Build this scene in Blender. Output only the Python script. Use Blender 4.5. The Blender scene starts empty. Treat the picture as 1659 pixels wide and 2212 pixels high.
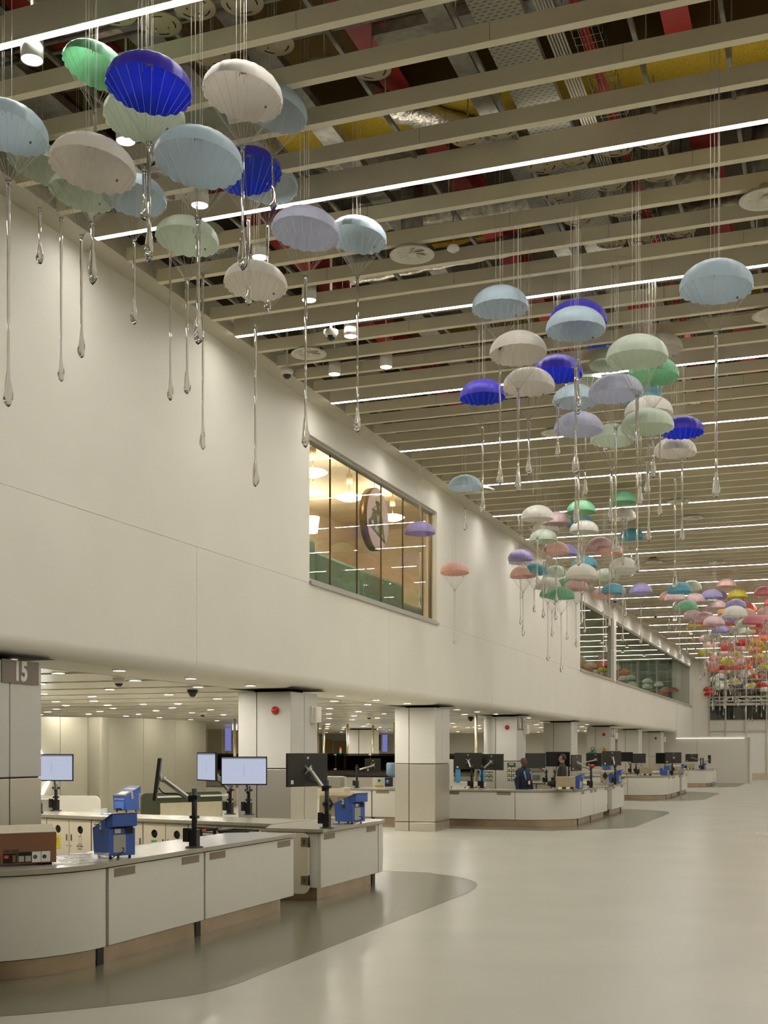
import bpy, bmesh, math, random
from mathutils import Vector, Matrix
R = math.radians
# ------------------------------------------------------------------ camera, world, exposure
IMG_W, IMG_H = 1659, 2212
FOC, HOR, EYE = 2576.0, 1622.0, 1.9          # focal length and horizon row in pixels, eye height in metres
TH = math.atan(960.5 / FOC)
CT, ST = math.cos(TH), math.sin(TH)
sc = bpy.context.scene
col = sc.collection
cam_d = bpy.data.cameras.new('camera')
cam = bpy.data.objects.new('camera', cam_d); col.objects.link(cam)
cam.location = (0, 0, EYE); cam.rotation_euler = (R(90), 0, TH)
cam_d.sensor_fit = 'VERTICAL'; cam_d.sensor_height = 36.0
cam_d.lens = FOC / IMG_H * 36.0
cam_d.shift_y = (HOR - IMG_H / 2) / IMG_H
cam_d.clip_end = 300
sc.camera = cam
sc.view_settings.view_transform = 'Standard'; sc.view_settings.look = 'None'
sc.view_settings.gamma = 1.0; sc.view_settings.use_curve_mapping = False
sc.view_settings.exposure = 1.08
w = bpy.data.worlds.new('world'); sc.world = w; w.use_nodes = True
w.node_tree.nodes['Background'].inputs[0].default_value = (0.9, 0.9, 0.88, 1)
w.node_tree.nodes['Background'].inputs[1].default_value = 0.12
cy = sc.cycles
cy.max_bounces = 9; cy.diffuse_bounces = 5; cy.glossy_bounces = 4; cy.transmission_bounces = 7; cy.transparent_max_bounces = 12
cy.caustics_reflective = False; cy.caustics_refractive = False; cy.sample_clamp_indirect = 4.0
cy.use_denoising = True; cy.use_adaptive_sampling = True; cy.adaptive_threshold = 0.02
STRIP_E, DOWN_E = 24.5, 215.0
random.seed(5)

# ------------------------------------------------------------------ pixel helpers (pixel of the photo + one known world value -> point)
def on_z(x, y, z):
    u = x - 829.5; v = HOR - y; d = (z - EYE) * FOC / v
    return Vector(((u * CT - FOC * ST) * d / FOC, (u * ST + FOC * CT) * d / FOC, z))
def on_x(x, y, X):
    u = x - 829.5; v = HOR - y; k = X / (u * CT - FOC * ST)
    return Vector((X, (u * ST + FOC * CT) * k, EYE + v * k))
def on_y(x, y, Y):
    u = x - 829.5; v = HOR - y; k = Y / (u * ST + FOC * CT)
    return Vector(((u * CT - FOC * ST) * k, Y, EYE + v * k))
def on_d(x, y, d):
    u = x - 829.5; v = HOR - y
    return Vector(((u * CT - FOC * ST) * d / FOC, (u * ST + FOC * CT) * d / FOC, EYE + v * d / FOC))
def plan_hit(x, P, Q):                         # view ray of column x meets the plan line PQ
    u = x - 829.5; dx, dy = u * CT - FOC * ST, u * ST + FOC * CT
    ex, ey = Q[0] - P[0], Q[1] - P[1]
    t = (P[0] * ey - P[1] * ex) / (dx * ey - dy * ex)
    return Vector((dx * t, dy * t))
def proj(p):
    d = -p[0] * ST + p[1] * CT; u = (p[0] * CT + p[1] * ST) * FOC / d
    return 829.5 + u, HOR - (p[2] - EYE) * FOC / d

# ------------------------------------------------------------------ materials
def lin(c): return tuple(((v / 255) / 12.92 if v / 255 <= 0.04045 else ((v / 255 + 0.055) / 1.055) ** 2.4) for v in c)
def mat(name, rgb, rough=0.5, metal=0.0, noise=0.04, scale=8.0, bump=0.0, stretch=None, emit=None, estr=0.0, alpha=None, trans=0.0, spec=0.5, coat=0.0):
    m = bpy.data.materials.new(name); m.use_nodes = True
    nt = m.node_tree; b = nt.nodes['Principled BSDF']
    c = lin(rgb)
    b.inputs['Roughness'].default_value = rough; b.inputs['Metallic'].default_value = metal
    b.inputs['Specular IOR Level'].default_value = spec
    b.inputs['Transmission Weight'].default_value = trans; b.inputs['Coat Weight'].default_value = coat
    tc = nt.nodes.new('ShaderNodeTexCoord'); mp = nt.nodes.new('ShaderNodeMapping'); nz = nt.nodes.new('ShaderNodeTexNoise')
    nt.links.new(tc.outputs['Object'], mp.inputs['Vector']); nt.links.new(mp.outputs[0], nz.inputs['Vector'])
    nz.inputs['Scale'].default_value = scale; nz.inputs['Detail'].default_value = 3
    if stretch: mp.inputs['Scale'].default_value = stretch
    rp = nt.nodes.new('ShaderNodeValToRGB')
    rp.color_ramp.elements[0].position = 0.3; rp.color_ramp.elements[1].position = 0.7
    rp.color_ramp.elements[0].color = (*[v * (1 - noise) for v in c], 1)
    rp.color_ramp.elements[1].color = (*[min(1, v * (1 + noise)) for v in c], 1)
    nt.links.new(nz.outputs['Fac'], rp.inputs[0]); nt.links.new(rp.outputs[0], b.inputs['Base Color'])
    if bump:
        bp = nt.nodes.new('ShaderNodeBump'); bp.inputs['Strength'].default_value = bump; bp.inputs['Distance'].default_value = 0.02
        nt.links.new(nz.outputs['Fac'], bp.inputs['Height']); nt.links.new(bp.outputs[0], b.inputs['Normal'])
    if emit:
        b.inputs['Emission Color'].default_value = (*lin(emit), 1); b.inputs['Emission Strength'].default_value = estr
    if alpha is not None: b.inputs['Alpha'].default_value = alpha
    return m
def emis(name, rgb, s):
    m = bpy.data.materials.new(name); m.use_nodes = True; nt = m.node_tree
    nt.nodes.remove(nt.nodes['Principled BSDF']); e = nt.nodes.new('ShaderNodeEmission')
    e.inputs[0].default_value = (*lin(rgb), 1); e.inputs[1].default_value = s
    nt.links.new(e.outputs[0], nt.nodes['Material Output'].inputs[0]); return m
def pane_mat(name, tint, ior=1.6, rough=0.0, dark=None, bands=None):        # thin clear pane: see-through plus a real mirror reflection
    m = bpy.data.materials.new(name); m.use_nodes = True; nt = m.node_tree
    nt.nodes.remove(nt.nodes['Principled BSDF'])
    t = nt.nodes.new('ShaderNodeBsdfTransparent'); g = nt.nodes.new('ShaderNodeBsdfGlossy'); f = nt.nodes.new('ShaderNodeFresnel')
    t.inputs[0].default_value = (*tint, 1); g.inputs['Roughness'].default_value = rough; f.inputs[0].default_value = ior
    mx = nt.nodes.new('ShaderNodeMixShader')
    ge = nt.nodes.new('ShaderNodeNewGeometry'); mr = nt.nodes.new('ShaderNodeMapRange'); mr.inputs['To Min'].default_value = ior; mr.inputs['To Max'].default_value = 1 / ior
    nt.links.new(ge.outputs['Backfacing'], mr.inputs['Value']); nt.links.new(mr.outputs[0], f.inputs[0])      # the pane has two faces, each reflects as glass from outside
    nt.links.new(f.outputs[0], mx.inputs[0]); nt.links.new(t.outputs[0], mx.inputs[1]); nt.links.new(g.outputs[0], mx.inputs[2])
    nt.links.new(mx.outputs[0], nt.nodes['Material Output'].inputs[0]); return m
def fabric(name, rgb, tr=0.35, sheen=False):      # thin dyed cloth
    m = bpy.data.materials.new(name); m.use_nodes = True; nt = m.node_tree; b = nt.nodes['Principled BSDF']
    c = lin(rgb)
    nz = nt.nodes.new('ShaderNodeTexNoise'); tc = nt.nodes.new('ShaderNodeTexCoord'); nt.links.new(tc.outputs['Object'], nz.inputs['Vector'])
    nz.inputs['Scale'].default_value = 5
    rp = nt.nodes.new('ShaderNodeValToRGB'); rp.color_ramp.elements[0].color = (*[v * .93 for v in c], 1); rp.color_ramp.elements[1].color = (*[min(1, v * 1.06) for v in c], 1)
    nt.links.new(nz.outputs['Fac'], rp.inputs[0]); nt.links.new(rp.outputs[0], b.inputs['Base Color'])
    b.inputs['Roughness'].default_value = 0.42; b.inputs['Sheen Weight'].default_value = 0.3
    t = nt.nodes.new('ShaderNodeBsdfTranslucent'); nt.links.new(rp.outputs[0], t.inputs[0])
    mx = nt.nodes.new('ShaderNodeMixShader'); mx.inputs[0].default_value = tr
    nt.links.new(b.outputs[0], mx.inputs[1]); nt.links.new(t.outputs[0], mx.inputs[2]); nt.links.new(mx.outputs[0], nt.nodes['Material Output'].inputs[0])
    return m
def dots(name, base, hole, sx, sz, axis='YZ', duty=0.55, metal=0.0):      # perforated metal sheet too fine to model hole by hole
    m = mat(name, base, 0.45, metal); nt = m.node_tree; b = nt.nodes['Principled BSDF']
    br = nt.nodes.new('ShaderNodeTexBrick'); tc = nt.nodes['Texture Coordinate']; sep = nt.nodes.new('ShaderNodeSeparateXYZ'); cb = nt.nodes.new('ShaderNodeCombineXYZ')
    nt.links.new(tc.outputs['Object'], sep.inputs[0]); nt.links.new(sep.outputs[axis[0]], cb.inputs[0]); nt.links.new(sep.outputs[axis[1]], cb.inputs[1])
    nt.links.new(cb.outputs[0], br.inputs['Vector'])
    br.inputs['Scale'].default_value = 1.0; br.inputs['Brick Width'].default_value = sx; br.inputs['Row Height'].default_value = sz
    br.inputs['Mortar Size'].default_value = min(sx, sz) * (1 - duty); br.inputs['Mortar Smooth'].default_value = 0.0
    br.inputs['Color1'].default_value = (*lin(hole), 1); br.inputs['Color2'].default_value = (*lin(hole), 1); br.inputs['Mortar'].default_value = (*lin(base), 1)
    nt.links.new(br.outputs['Color'], b.inputs['Base Color']); return m

M = {}
M['wall'] = mat('wall_paint', (232, 228, 216), 0.55, noise=0.015, scale=1.2)
M['ceil_margin'] = mat('margin_paint', (206, 201, 184), 0.6, noise=0.015)
M['slat'] = mat('slat_paint', (240, 232, 204), 0.5, noise=0.03, scale=20, stretch=(40, 1, 1))
M['lightcase'] = mat('light_case_paint', (240, 232, 208), 0.5, noise=0.01)
M['floor'] = mat('vinyl_pale', (180, 177, 163), 0.26, noise=0.035, scale=0.7, spec=0.55)
M['apron'] = mat('vinyl_olive', (106, 103, 82), 0.24, noise=0.05, scale=1.2, spec=0.55)
M['panel'] = mat('laminate_white', (222, 219, 208), 0.42, noise=0.01)
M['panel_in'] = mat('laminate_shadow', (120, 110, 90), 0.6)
M['top'] = mat('solid_surface_grey', (166, 161, 144), 0.22, noise=0.03, scale=60, spec=0.6)
M['cab'] = mat('cabinet_cream', (226, 216, 192), 0.4, noise=0.01)
M['steel'] = mat('brushed_steel', (218, 213, 200), 0.3, 0.88, noise=0.012, scale=60, stretch=(1, 1, 0.02), bump=0.03)
M['steel2'] = mat('galvanised_steel', (150, 148, 138), 0.4, 0.8, noise=0.2, scale=12)
M['bronze'] = mat('toe_kick_bronze', (196, 176, 152), 0.3, 0.8, noise=0.12, scale=3)
M['colp'] = mat('column_paint', (204, 202, 194), 0.4, noise=0.01)
M['black'] = mat('black_powdercoat', (26, 25, 23), 0.4)
M['rubber'] = mat('black_rubber', (16, 16, 16), 0.6)
M['monback'] = mat('monitor_black_plastic', (44, 42, 36), 0.45, noise=0.05)
M['bezel'] = mat('monitor_bezel', (18, 18, 20), 0.3)
M['alu'] = mat('silver_arm', (205, 200, 190), 0.3, 0.6)
M['chrome'] = mat('polished_chrome', (200, 195, 180), 0.15, 0.95)
M['screen_on'] = emis('lit_screen', (206, 214, 236), 0.36)
M['screen_off'] = mat('dark_screen', (24, 27, 27), 0.1, spec=0.7)
M['blue'] = mat('detector_blue', (68, 100, 180), 0.35, noise=0.02)
M['blue2'] = mat('detector_light_blue', (84, 124, 205), 0.35, noise=0.02)
M['beige'] = mat('device_beige', (168, 154, 124), 0.45, noise=0.03)
M['copper'] = mat('copper_brown_enamel', (142, 100, 74), 0.3, 0.25, noise=0.04, scale=3)
M['cream'] = mat('cream_enamel', (200, 192, 166), 0.4)
M['white'] = mat('white_plastic', (236, 232, 222), 0.35, noise=0.01)
M['paper'] = mat('white_paper', (238, 238, 236), 0.7, noise=0.01)
M['tub'] = mat('frosted_tub_plastic', (238, 240, 242), 0.25, noise=0.01, alpha=0.2)
M['partition'] = mat('partition_laminate', (132, 128, 112), 0.45, noise=0.01)
M['red'] = mat('red_beacon', (188, 30, 30), 0.2, coat=0.5)
M['redsteel'] = mat('red_oxide_steel', (150, 42, 34), 0.55, noise=0.12)
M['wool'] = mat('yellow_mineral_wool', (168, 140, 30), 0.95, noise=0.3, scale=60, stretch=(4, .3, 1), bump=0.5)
M['wool_shade'] = mat('mineral_wool_shade', (98, 78, 28), 0.95, noise=0.3, scale=60, stretch=(4, .3, 1), bump=0.5)  # darker copy of the yellow wool, shade put into its colour
M['foil'] = mat('crinkled_foil', (196, 190, 176), 0.28, 0.8, noise=0.35, scale=14, bump=1.0)
M['deck'] = mat('dark_soffit_deck', (88, 80, 62), 0.9, noise=0.2, scale=2)
M['tray'] = dots('perforated_tray', (176, 174, 160), (28, 26, 22), 0.075, 0.045, 'XY', 0.6, 0.3)
M['vent'] = dots('perforated_vent_bronze', (150, 136, 116), (48, 40, 32), 0.030, 0.013, 'YZ', 0.62, 0.4)
M['ventx'] = dots('perforated_vent_bronze_front', (158, 144, 122), (70, 60, 46), 0.030, 0.013, 'XZ', 0.62, 0.4)
M['redcable'] = mat('red_cable', (196, 34, 40), 0.4)
M['whitecable'] = mat('white_cable', (206, 202, 190), 0.5)
M['disc'] = mat('beige_plate', (172, 160, 132), 0.6)
M['diff'] = mat('diffuser_white', (226, 222, 206), 0.45)
M['glass'] = mat('clear_glass', (250, 250, 248), 0.02, trans=1.0, noise=0.0, spec=0.6)
M['glass'].node_tree.nodes['Principled BSDF'].inputs['IOR'].default_value = 1.28
M['wire'] = mat('steel_wire', (214, 206, 190), 0.35, 0.3)
M['cord'] = mat('rigging_cord', (196, 190, 178), 0.5)
M['tag'] = mat('grey_tag', (120, 116, 106), 0.4)
M['strip'] = emis('strip_lamp', (255, 251, 244), STRIP_E)
M['upfill'] = emis('added_upfill', (255, 248, 236), 3.6)  # added upward glow that lightens the void and slat sides
M['down'] = emis('downlight_lamp', (255, 248, 236), DOWN_E)
M['downsoft'] = emis('soffit_downlight_lamp', (255, 248, 236), DOWN_E * .3)
M['downb'] = emis('cylinder_lamp', (255, 246, 230), 14.0)
M['pane'] = pane_mat('clear_pane', (0.95, 0.96, 0.92), 1.38)
M['tint'] = pane_mat('smoked_pane', (0.34, 0.32, 0.29), 1.5)
M['pane_far'] = pane_mat('green_pane', (0.80, 0.86, 0.80), 1.6)
M['pane_dark'] = pane_mat('dark_pane', (0.40, 0.42, 0.36), 1.9)
M['gold'] = mat('bronze_frame', (120, 98, 60), 0.35, 0.6)
M['frame'] = mat('grey_frame', (176, 174, 164), 0.4)
M['facade'] = mat('back_painted_panel', (232, 228, 220), 0.3, noise=0.01)
M['mullion'] = mat('mullion_paint', (200, 195, 180), 0.4)
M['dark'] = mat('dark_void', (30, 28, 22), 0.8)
M['warm'] = mat('lounge_wall', (238, 224, 200), 0.6)
M['teal'] = mat('teal_upholstery', (96, 128, 112), 0.8)
M['pendant'] = emis('opal_lamp', (255, 238, 210), 24.0)
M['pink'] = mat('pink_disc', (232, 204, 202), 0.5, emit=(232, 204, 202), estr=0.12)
M['print_d'] = mat('print_dark', (112, 104, 86), 0.5)
M['print_l'] = mat('print_cream', (232, 230, 196), 0.5)
M['signbg'] = mat('sign_taupe', (124, 112, 102), 0.35, 0.2)
M['signtx'] = mat('sign_lettering', (226, 222, 214), 0.5)
M['ink'] = mat('ink_grey', (70, 68, 64), 0.6)
M['yellow'] = mat('label_yellow', (226, 214, 50), 0.5)
M['green'] = mat('label_green', (108, 176, 84), 0.5)
M['orange'] = mat('label_orange', (226, 88, 52), 0.5)
M['dgreen'] = mat('dark_green_laminate', (62, 70, 50), 0.5)
M['kitgreen'] = mat('kit_green', (44, 140, 100), 0.5)
M['kityellow'] = mat('kit_yellow', (228, 186, 40), 0.5)
M['pole'] = mat('steel_pole', (190, 178, 150), 0.3, 0.7)
M['plank'] = mat('plank_white_gloss', (240, 237, 226), 0.22, noise=0.01, spec=0.5)
M['plankgap'] = mat('plank_gap', (150, 138, 110), 0.6)
M['navy'] = mat('navy_jacket', (38, 42, 62), 0.8, noise=0.15, scale=30)
M['dkshirt'] = mat('dark_shirt', (36, 42, 48), 0.8)
M['brownjkt'] = mat('dark_brown_jacket', (50, 42, 34), 0.8, noise=0.15, scale=30)
M['trouser'] = mat('dark_trousers', (30, 30, 36), 0.8)
M['skinA'] = mat('skin_deep', (104, 64, 46), 0.5, noise=0.06)
M['skinB'] = mat('skin_tan', (188, 136, 106), 0.5, noise=0.06)
M['hair'] = mat('black_hair', (28, 22, 20), 0.6)
M['skyblue'] = mat('sky_blue_trim', (88, 170, 220), 0.5)
M['purple'] = emis('info_screen', (150, 150, 226), 0.28)
M['exit'] = emis('exit_light', (225, 235, 255), 1.6)
M['neon'] = emis('neon_line', (255, 255, 250), 4.0)

# ------------------------------------------------------------------ mesh builder
class MB:
    def __init__(s): s.v = []; s.f = []; s.mi = []; s.sm = []; s.X = Matrix.Identity(4); s.m = 0
    def add(s, vs, fs, smooth=False):
        n = len(s.v); s.v += [tuple(s.X @ Vector(p)) for p in vs]
        for f in fs: s.f.append(tuple(n + i for i in f)); s.mi.append(s.m); s.sm.append(smooth)
        return s
    def box(s, x0, y0, z0, x1, y1, z1):
        if x0 > x1: x0, x1 = x1, x0
        if y0 > y1: y0, y1 = y1, y0
        if z0 > z1: z0, z1 = z1, z0
        return s.add([(x0, y0, z0), (x1, y0, z0), (x1, y1, z0), (x0, y1, z0), (x0, y0, z1), (x1, y0, z1), (x1, y1, z1), (x0, y1, z1)],
                     [(3, 2, 1, 0), (4, 5, 6, 7), (0, 1, 5, 4), (1, 2, 6, 5), (2, 3, 7, 6), (3, 0, 4, 7)])
    def cbox(s, c, d): return s.box(c[0] - d[0] / 2, c[1] - d[1] / 2, c[2] - d[2] / 2, c[0] + d[0] / 2, c[1] + d[1] / 2, c[2] + d[2] / 2)
    def prism(s, poly, z0, z1, smooth=False):          # plan outline extruded up
        a = sum(poly[i][0] * poly[(i + 1) % len(poly)][1] - poly[(i + 1) % len(poly)][0] * poly[i][1] for i in range(len(poly)))
        if a < 0: poly = poly[::-1]
        n = len(poly)
        s.add([(x, y, z0) for x, y in poly] + [(x, y, z1) for x, y in poly], [tuple(range(n))[::-1], tuple(range(n, 2 * n))])
        return s.add([(x, y, z0) for x, y in poly] + [(x, y, z1) for x, y in poly], [(i, (i + 1) % n, n + (i + 1) % n, n + i) for i in range(n)], smooth)
    def yprism(s, prof, y0, y1):                       # (x, z) outline extruded along y
        X = s.X; s.X = X @ Matrix(((1, 0, 0, 0), (0, 0, -1, 0), (0, 1, 0, 0), (0, 0, 0, 1)))
        s.prism(prof, -y1, -y0); s.X = X; return s
    def xprism(s, prof, x0, x1):                       # (y, z) outline extruded along x
        X = s.X; s.X = X @ Matrix(((0, 0, 1, 0), (1, 0, 0, 0), (0, 1, 0, 0), (0, 0, 0, 1)))
        s.prism(prof, x0, x1); s.X = X; return s
    def lathe(s, prof, n=16, c=(0, 0, 0), wob=None):
        vs = []; fs = []
        for j, (r, z) in enumerate(prof):
            for i in range(n):
                a = 2 * math.pi * i / n; rr = r
                if wob: rr *= wob(i, j)
                vs.append((c[0] + rr * math.cos(a), c[1] + rr * math.sin(a), c[2] + z))
        for j in range(len(prof) - 1):
            for i in range(n):
                i2 = (i + 1) % n; fs.append((j * n + i, j * n + i2, (j + 1) * n + i2, (j + 1) * n + i))
        if prof[0][0] > 1e-6: fs.append(tuple(range(n))[::-1])
        if prof[-1][0] > 1e-6: fs.append(tuple((len(prof) - 1) * n + i for i in range(n)))
        return s.add(vs, fs, True)
    def cyl(s, a, b, r, n=10, r2=None):
        a = Vector(a); b = Vector(b); d = b - a; L = d.length
        if L < 1e-6: return s
        q = d.to_track_quat('Z', 'Y').to_matrix().to_4x4()
        X = s.X; s.X = X @ Matrix.Translation(a) @ q
        s.lathe([(r, 0), (r if r2 is None else r2, L)], n); s.X = X; return s
    def tube(s, pts, r, n=6):
        for a, b in zip(pts[:-1], pts[1:]): s.cyl(a, b, r, n)
        return s
    def build(s, name, mats, parent=None, loc=None, bevel=0):
        me = bpy.data.meshes.new(name); me.from_pydata(s.v, [], s.f)
        if not isinstance(mats, (list, tuple)): mats = [mats]
        for m in mats: me.materials.append(m)
        me.polygons.foreach_set('material_index', s.mi); me.polygons.foreach_set('use_smooth', s.sm)
        me.update()
        return inst(name, me, parent, loc, bevel)
def inst(name, me, parent=None, loc=None, bevel=0):
    o = bpy.data.objects.new(name, me); col.objects.link(o)
    if parent: o.parent = parent
    if loc is not None: o.location = loc
    if bevel:
        b = o.modifiers.new('bevel', 'BEVEL'); b.width = bevel; b.segments = 2; b.limit_method = 'ANGLE'
    return o
def tag(o, label, cat, group=None):
    o['label'] = label; o['category'] = cat
    if group: o['group'] = group
    return o
def struct(o): o['kind'] = 'structure'; return o
def thing(name, label, cat, loc=(0, 0, 0), rz=0, group=None):
    o = bpy.data.objects.new(name, None); col.objects.link(o); o.location = loc; o.rotation_euler = (0, 0, rz)
    o.empty_display_size = 0.1
    return tag(o, label, cat, group)
def holder(name, loc=(0, 0, 0)):
    o = bpy.data.objects.new(name, None); col.objects.link(o); o.location = loc; o['kind'] = 'structure'; return o
def text_obj(s, size, m, M4, parent, name='lettering', depth=0.001, bold=0.0):
    cu = bpy.data.curves.new('t', 'FONT'); cu.body = s; cu.size = size; cu.extrude = depth; cu.align_x = 'CENTER'; cu.align_y = 'CENTER'; cu.resolution_u = 3; cu.offset = bold
    o = bpy.data.objects.new('t', cu); col.objects.link(o)
    dg = bpy.context.evaluated_depsgraph_get(); me = bpy.data.meshes.new_from_object(o.evaluated_get(dg))
    bpy.data.objects.remove(o); bpy.data.curves.remove(cu)
    me.transform(M4); me.materials.clear(); me.materials.append(m)
    return inst(name, me, parent)
def frame_mat(origin, right, up):                      # text lies in the plane of right and up
    r = Vector(right).normalized(); u = Vector(up).normalized(); n = r.cross(u)
    return Matrix(((r.x, u.x, n.x, origin[0]), (r.y, u.y, n.y, origin[1]), (r.z, u.z, n.z, origin[2]), (0, 0, 0, 1)))
ORD = ['nearest', 'second', 'third', 'fourth', 'fifth', 'sixth', 'seventh', 'eighth', 'ninth', 'tenth', 'eleventh', 'twelfth', 'thirteenth',
       'fourteenth', 'fifteenth', 'sixteenth', 'seventeenth', 'eighteenth', 'nineteenth', 'twentieth', 'twenty-first', 'twenty-second', 'twenty-third', 'twenty-fourth']
def smooth_curve(pts, n=6):
    out = []
    for i in range(len(pts) - 1):
        p0 = pts[max(i - 1, 0)]; p1 = pts[i]; p2 = pts[i + 1]; p3 = pts[min(i + 2, len(pts) - 1)]
        for k in range(n):
            t = k / n
            out.append(tuple(0.5 * ((2 * b) + (-a + c) * t + (2 * a - 5 * b + 4 * c - d) * t * t + (-a + 3 * b - 3 * c + d) * t ** 3) for a, b, c, d in zip(p0, p1, p2, p3)))
    out.append(tuple(pts[-1])); return out

# ------------------------------------------------------------------ big structure
WX, SOF, ZM, ZS = -8.5, 2.98, 8.0, 7.93          # wall face, soffit height, ceiling margin height, slat underside
XR, Y0R, Y1R = 9.0, -6.0, 82.0
struct(MB().box(-33, Y0R, -0.1, XR, 84, 0).build('floor', M['floor']))
FLOOR = bpy.data.objects['floor']
APR = [(-11.8, -1.25), (-6.6, -1.2), (-6.1, -1.0), (-5.59, -0.6), (-5.32, -0.35), (-4.94, 0.1), (-4.62, 0.6), (-4.52, 1.1), (-4.52, 1.9),
       (-4.52, 6.8), (-4.52, 7.5), (-4.58, 8.3), (-4.78, 9.0), (-5.2, 9.6), (-5.75, 9.95), (-6.4, 10.1), (-11.8, 10.1)]
MODS = [7.6, 29.1, 46.9, 64.7]
for y0 in MODS:
    pts = [p for p in smooth_curve(APR, 5)]
    if y0 > 60: pts = [(x, min(y, 8.0)) for x, y in pts]
    MB().prism([(x, y + y0) for x, y in pts], -0.002, 0.003).build('floor_inlay', M['apron'], FLOOR)
# main left wall: lower band in eight metre panels with a rounded bottom edge and the smooth soffit strip
wl = holder('wall_left')
arc = [(WX - 0.22 + 0.22 * math.cos(a), SOF + 0.22 + 0.22 * math.sin(a)) for a in [R(-t) for t in range(0, 91, 5)]]
prof = [(WX, 4.83)] + arc + [(-9.6, SOF), (-9.6, SOF + 0.1), (-9.1, SOF + 0.1), (-8.75, 4.0), (-8.75, 4.83)]
yb = [Y0R, -0.9, 7.1, 15.1, 23.1, 31.1, 39.1, 47.1, 55.1, 63.1, 72.5]
for a, b in zip(yb[:-1], yb[1:]):
    mb = MB()
    mb.yprism(prof, a + 0.004, b - 0.004)
    o = mb.build('wall_panel', M['wall'], wl)
    for p in o.data.polygons: p.use_smooth = False
MB().box(-8.75, 72.5, 2.7, WX, 82, 4.83).build('wall_panel', M['wall'], wl)
W1 = (19.07, 26.3); W2 = (43.3, 50.6); W3 = (51.2, 81.0); WZ0, WZ1 = 4.87, 7.43
o_ = MB()
for a, b in [(Y0R, W1[0]), (W1[1], W2[0]), (W2[1], W3[0]), (W3[1], 82.0)]:
    o_.box(-8.75, a, 4.835, WX, b, 8.3)
for a, b in [W1, W2, W3]:
    o_.box(-8.75, a, 4.835, WX, b, WZ0); o_.box(-8.75, a, WZ1, WX, b, 8.3)
o_.build('upper_wall', M['wall'], wl)
# ceiling: margin, slats, deck
ce = holder('ceiling')
MB().box(WX, Y0R, ZM, -8.16, 82, ZM + 0.3).build('ceiling_margin', M['ceil_margin'], ce)
MB().box(-9.5, Y0R, 10.3, XR, 82.2, 10.5).build('deck', M['deck'], ce)
SP = 0.7106; YL0 = 11.98
slat_me = None
k0 = -12
ks = [k for k in range(k0, 99) if YL0 + k * SP < 81.5 and YL0 + k * SP > Y0R + 1]
sm = MB()
sm.box(-8.1, -0.042, ZS + 0.012, XR - .02, 0.042, ZS + 0.165); sm.box(-8.1, -0.046, ZS, XR - .02, 0.046, ZS + 0.012)
sobj = None
sjoints = []
for k in ks:
    if k % 5 == 0: continue
    y = YL0 + k * SP
    if sobj is None: sobj = sm.build('slat', M['slat'], ce, (0, y, 0)); slat_me = sobj.data
    else: inst('slat', slat_me, ce, (0, y, 0))
    if y < 24:                                       # the fine butt joints between slat lengths
        xj = -8.1 + ((k * 37) % 11) * 0.37 + 1.7
        while xj < 2: sjoints.append((xj, y)); xj += 3.6
j = MB()
for xj, y in sjoints: j.box(xj, y - 0.044, ZS + 0.012, xj + 0.004, y - 0.0425, ZS + 0.165)
j.build('slat_joint_line', M['plankgap'], ce)
# lit slats: deeper housing with an opal diffuser below
lh = MB().box(-8.1, -0.042, ZS + 0.014, XR - .02, 0.042, ZS + 0.235).box(-8.1, -0.044, ZS, XR - .02, -0.037, ZS + 0.014).box(-8.1, 0.037, ZS, XR - .02, 0.044, ZS + 0.014).box(-8.1, -0.042, ZS + .235, XR - .02, -0.036, ZS + .262).box(-8.1, 0.036, ZS + .235, XR - .02, 0.042, ZS + .262)
ld = MB().box(-8.09, -0.036, ZS + 0.001, XR - .03, 0.036, ZS + 0.013)
lu = MB().box(-8.05, -0.03, ZS + 0.236, XR - .05, 0.03, ZS + 0.242)  # added glowing strip on top of the housing, an invented fill light
lh_me = ld_me = None
n = 0
for k in ks:
    if k % 5: continue
    y = YL0 + k * SP
    vis = y > 8; nm = (ORD[n] + ' ' if n else 'nearest ') if vis else ''
    if vis: n += 1
    t = thing('strip_light', ('long white strip light in the slatted ceiling, ' + nm + ('from the camera' if n > 1 else 'to the camera')) if vis else 'long white strip light in the slatted ceiling behind the camera',
              'light', (0, y, 0), 0, 'linear strip lights in the slatted ceiling')
    if lh_me is None: lh_me = lh.build('housing', M['lightcase'], t).data; ld_me = ld.build('diffuser', M['strip'], t).data; lu_me = lu.build('added_upfill_strip', M['upfill'], t).data
    else: inst('housing', lh_me, t); inst('diffuser', ld_me, t); inst('added_upfill_strip', lu_me, t)
# unseen enclosing walls behind and beside the camera, so that light bounces as in a closed hall
struct(MB().box(XR, Y0R - .2, 0, XR + 0.2, 82.2, 10.3).build('wall_right', M['wall']))
struct(MB().box(-33, Y0R - 0.2, 0, XR, Y0R, 10.3).build('wall_back', M['wall']))
# lower hall behind the columns
c2 = holder('ceiling')
pl = MB(); PS = 1.85
y = Y0R; npl = 0
plank_me = MB().box(-33, 0, SOF + 0.012, -9.62, PS - 0.3, SOF + 0.06).build('ceiling_plank', M['plank'], c2, (0, 14.3 - PS * 11, 0)).data
for i in range(-10, 33):
    yy = 14.3 + i * PS
    if yy + PS > 73: break
    inst('ceiling_plank', plank_me, c2, (0, yy, 0))
MB().box(-33, Y0R, SOF + 0.10, -9.62, 73, SOF + 0.16).build('recess_board', M['plankgap'], c2)
MB().box(-9.66, Y0R, SOF + 0.0, -9.6, 73, SOF + 0.12).build('edge_trim', M['plankgap'], c2)
struct(MB().box(-33.2, Y0R, 0, -33, 84, 4.8).build('wall_far_left', M['cream']))
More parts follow.
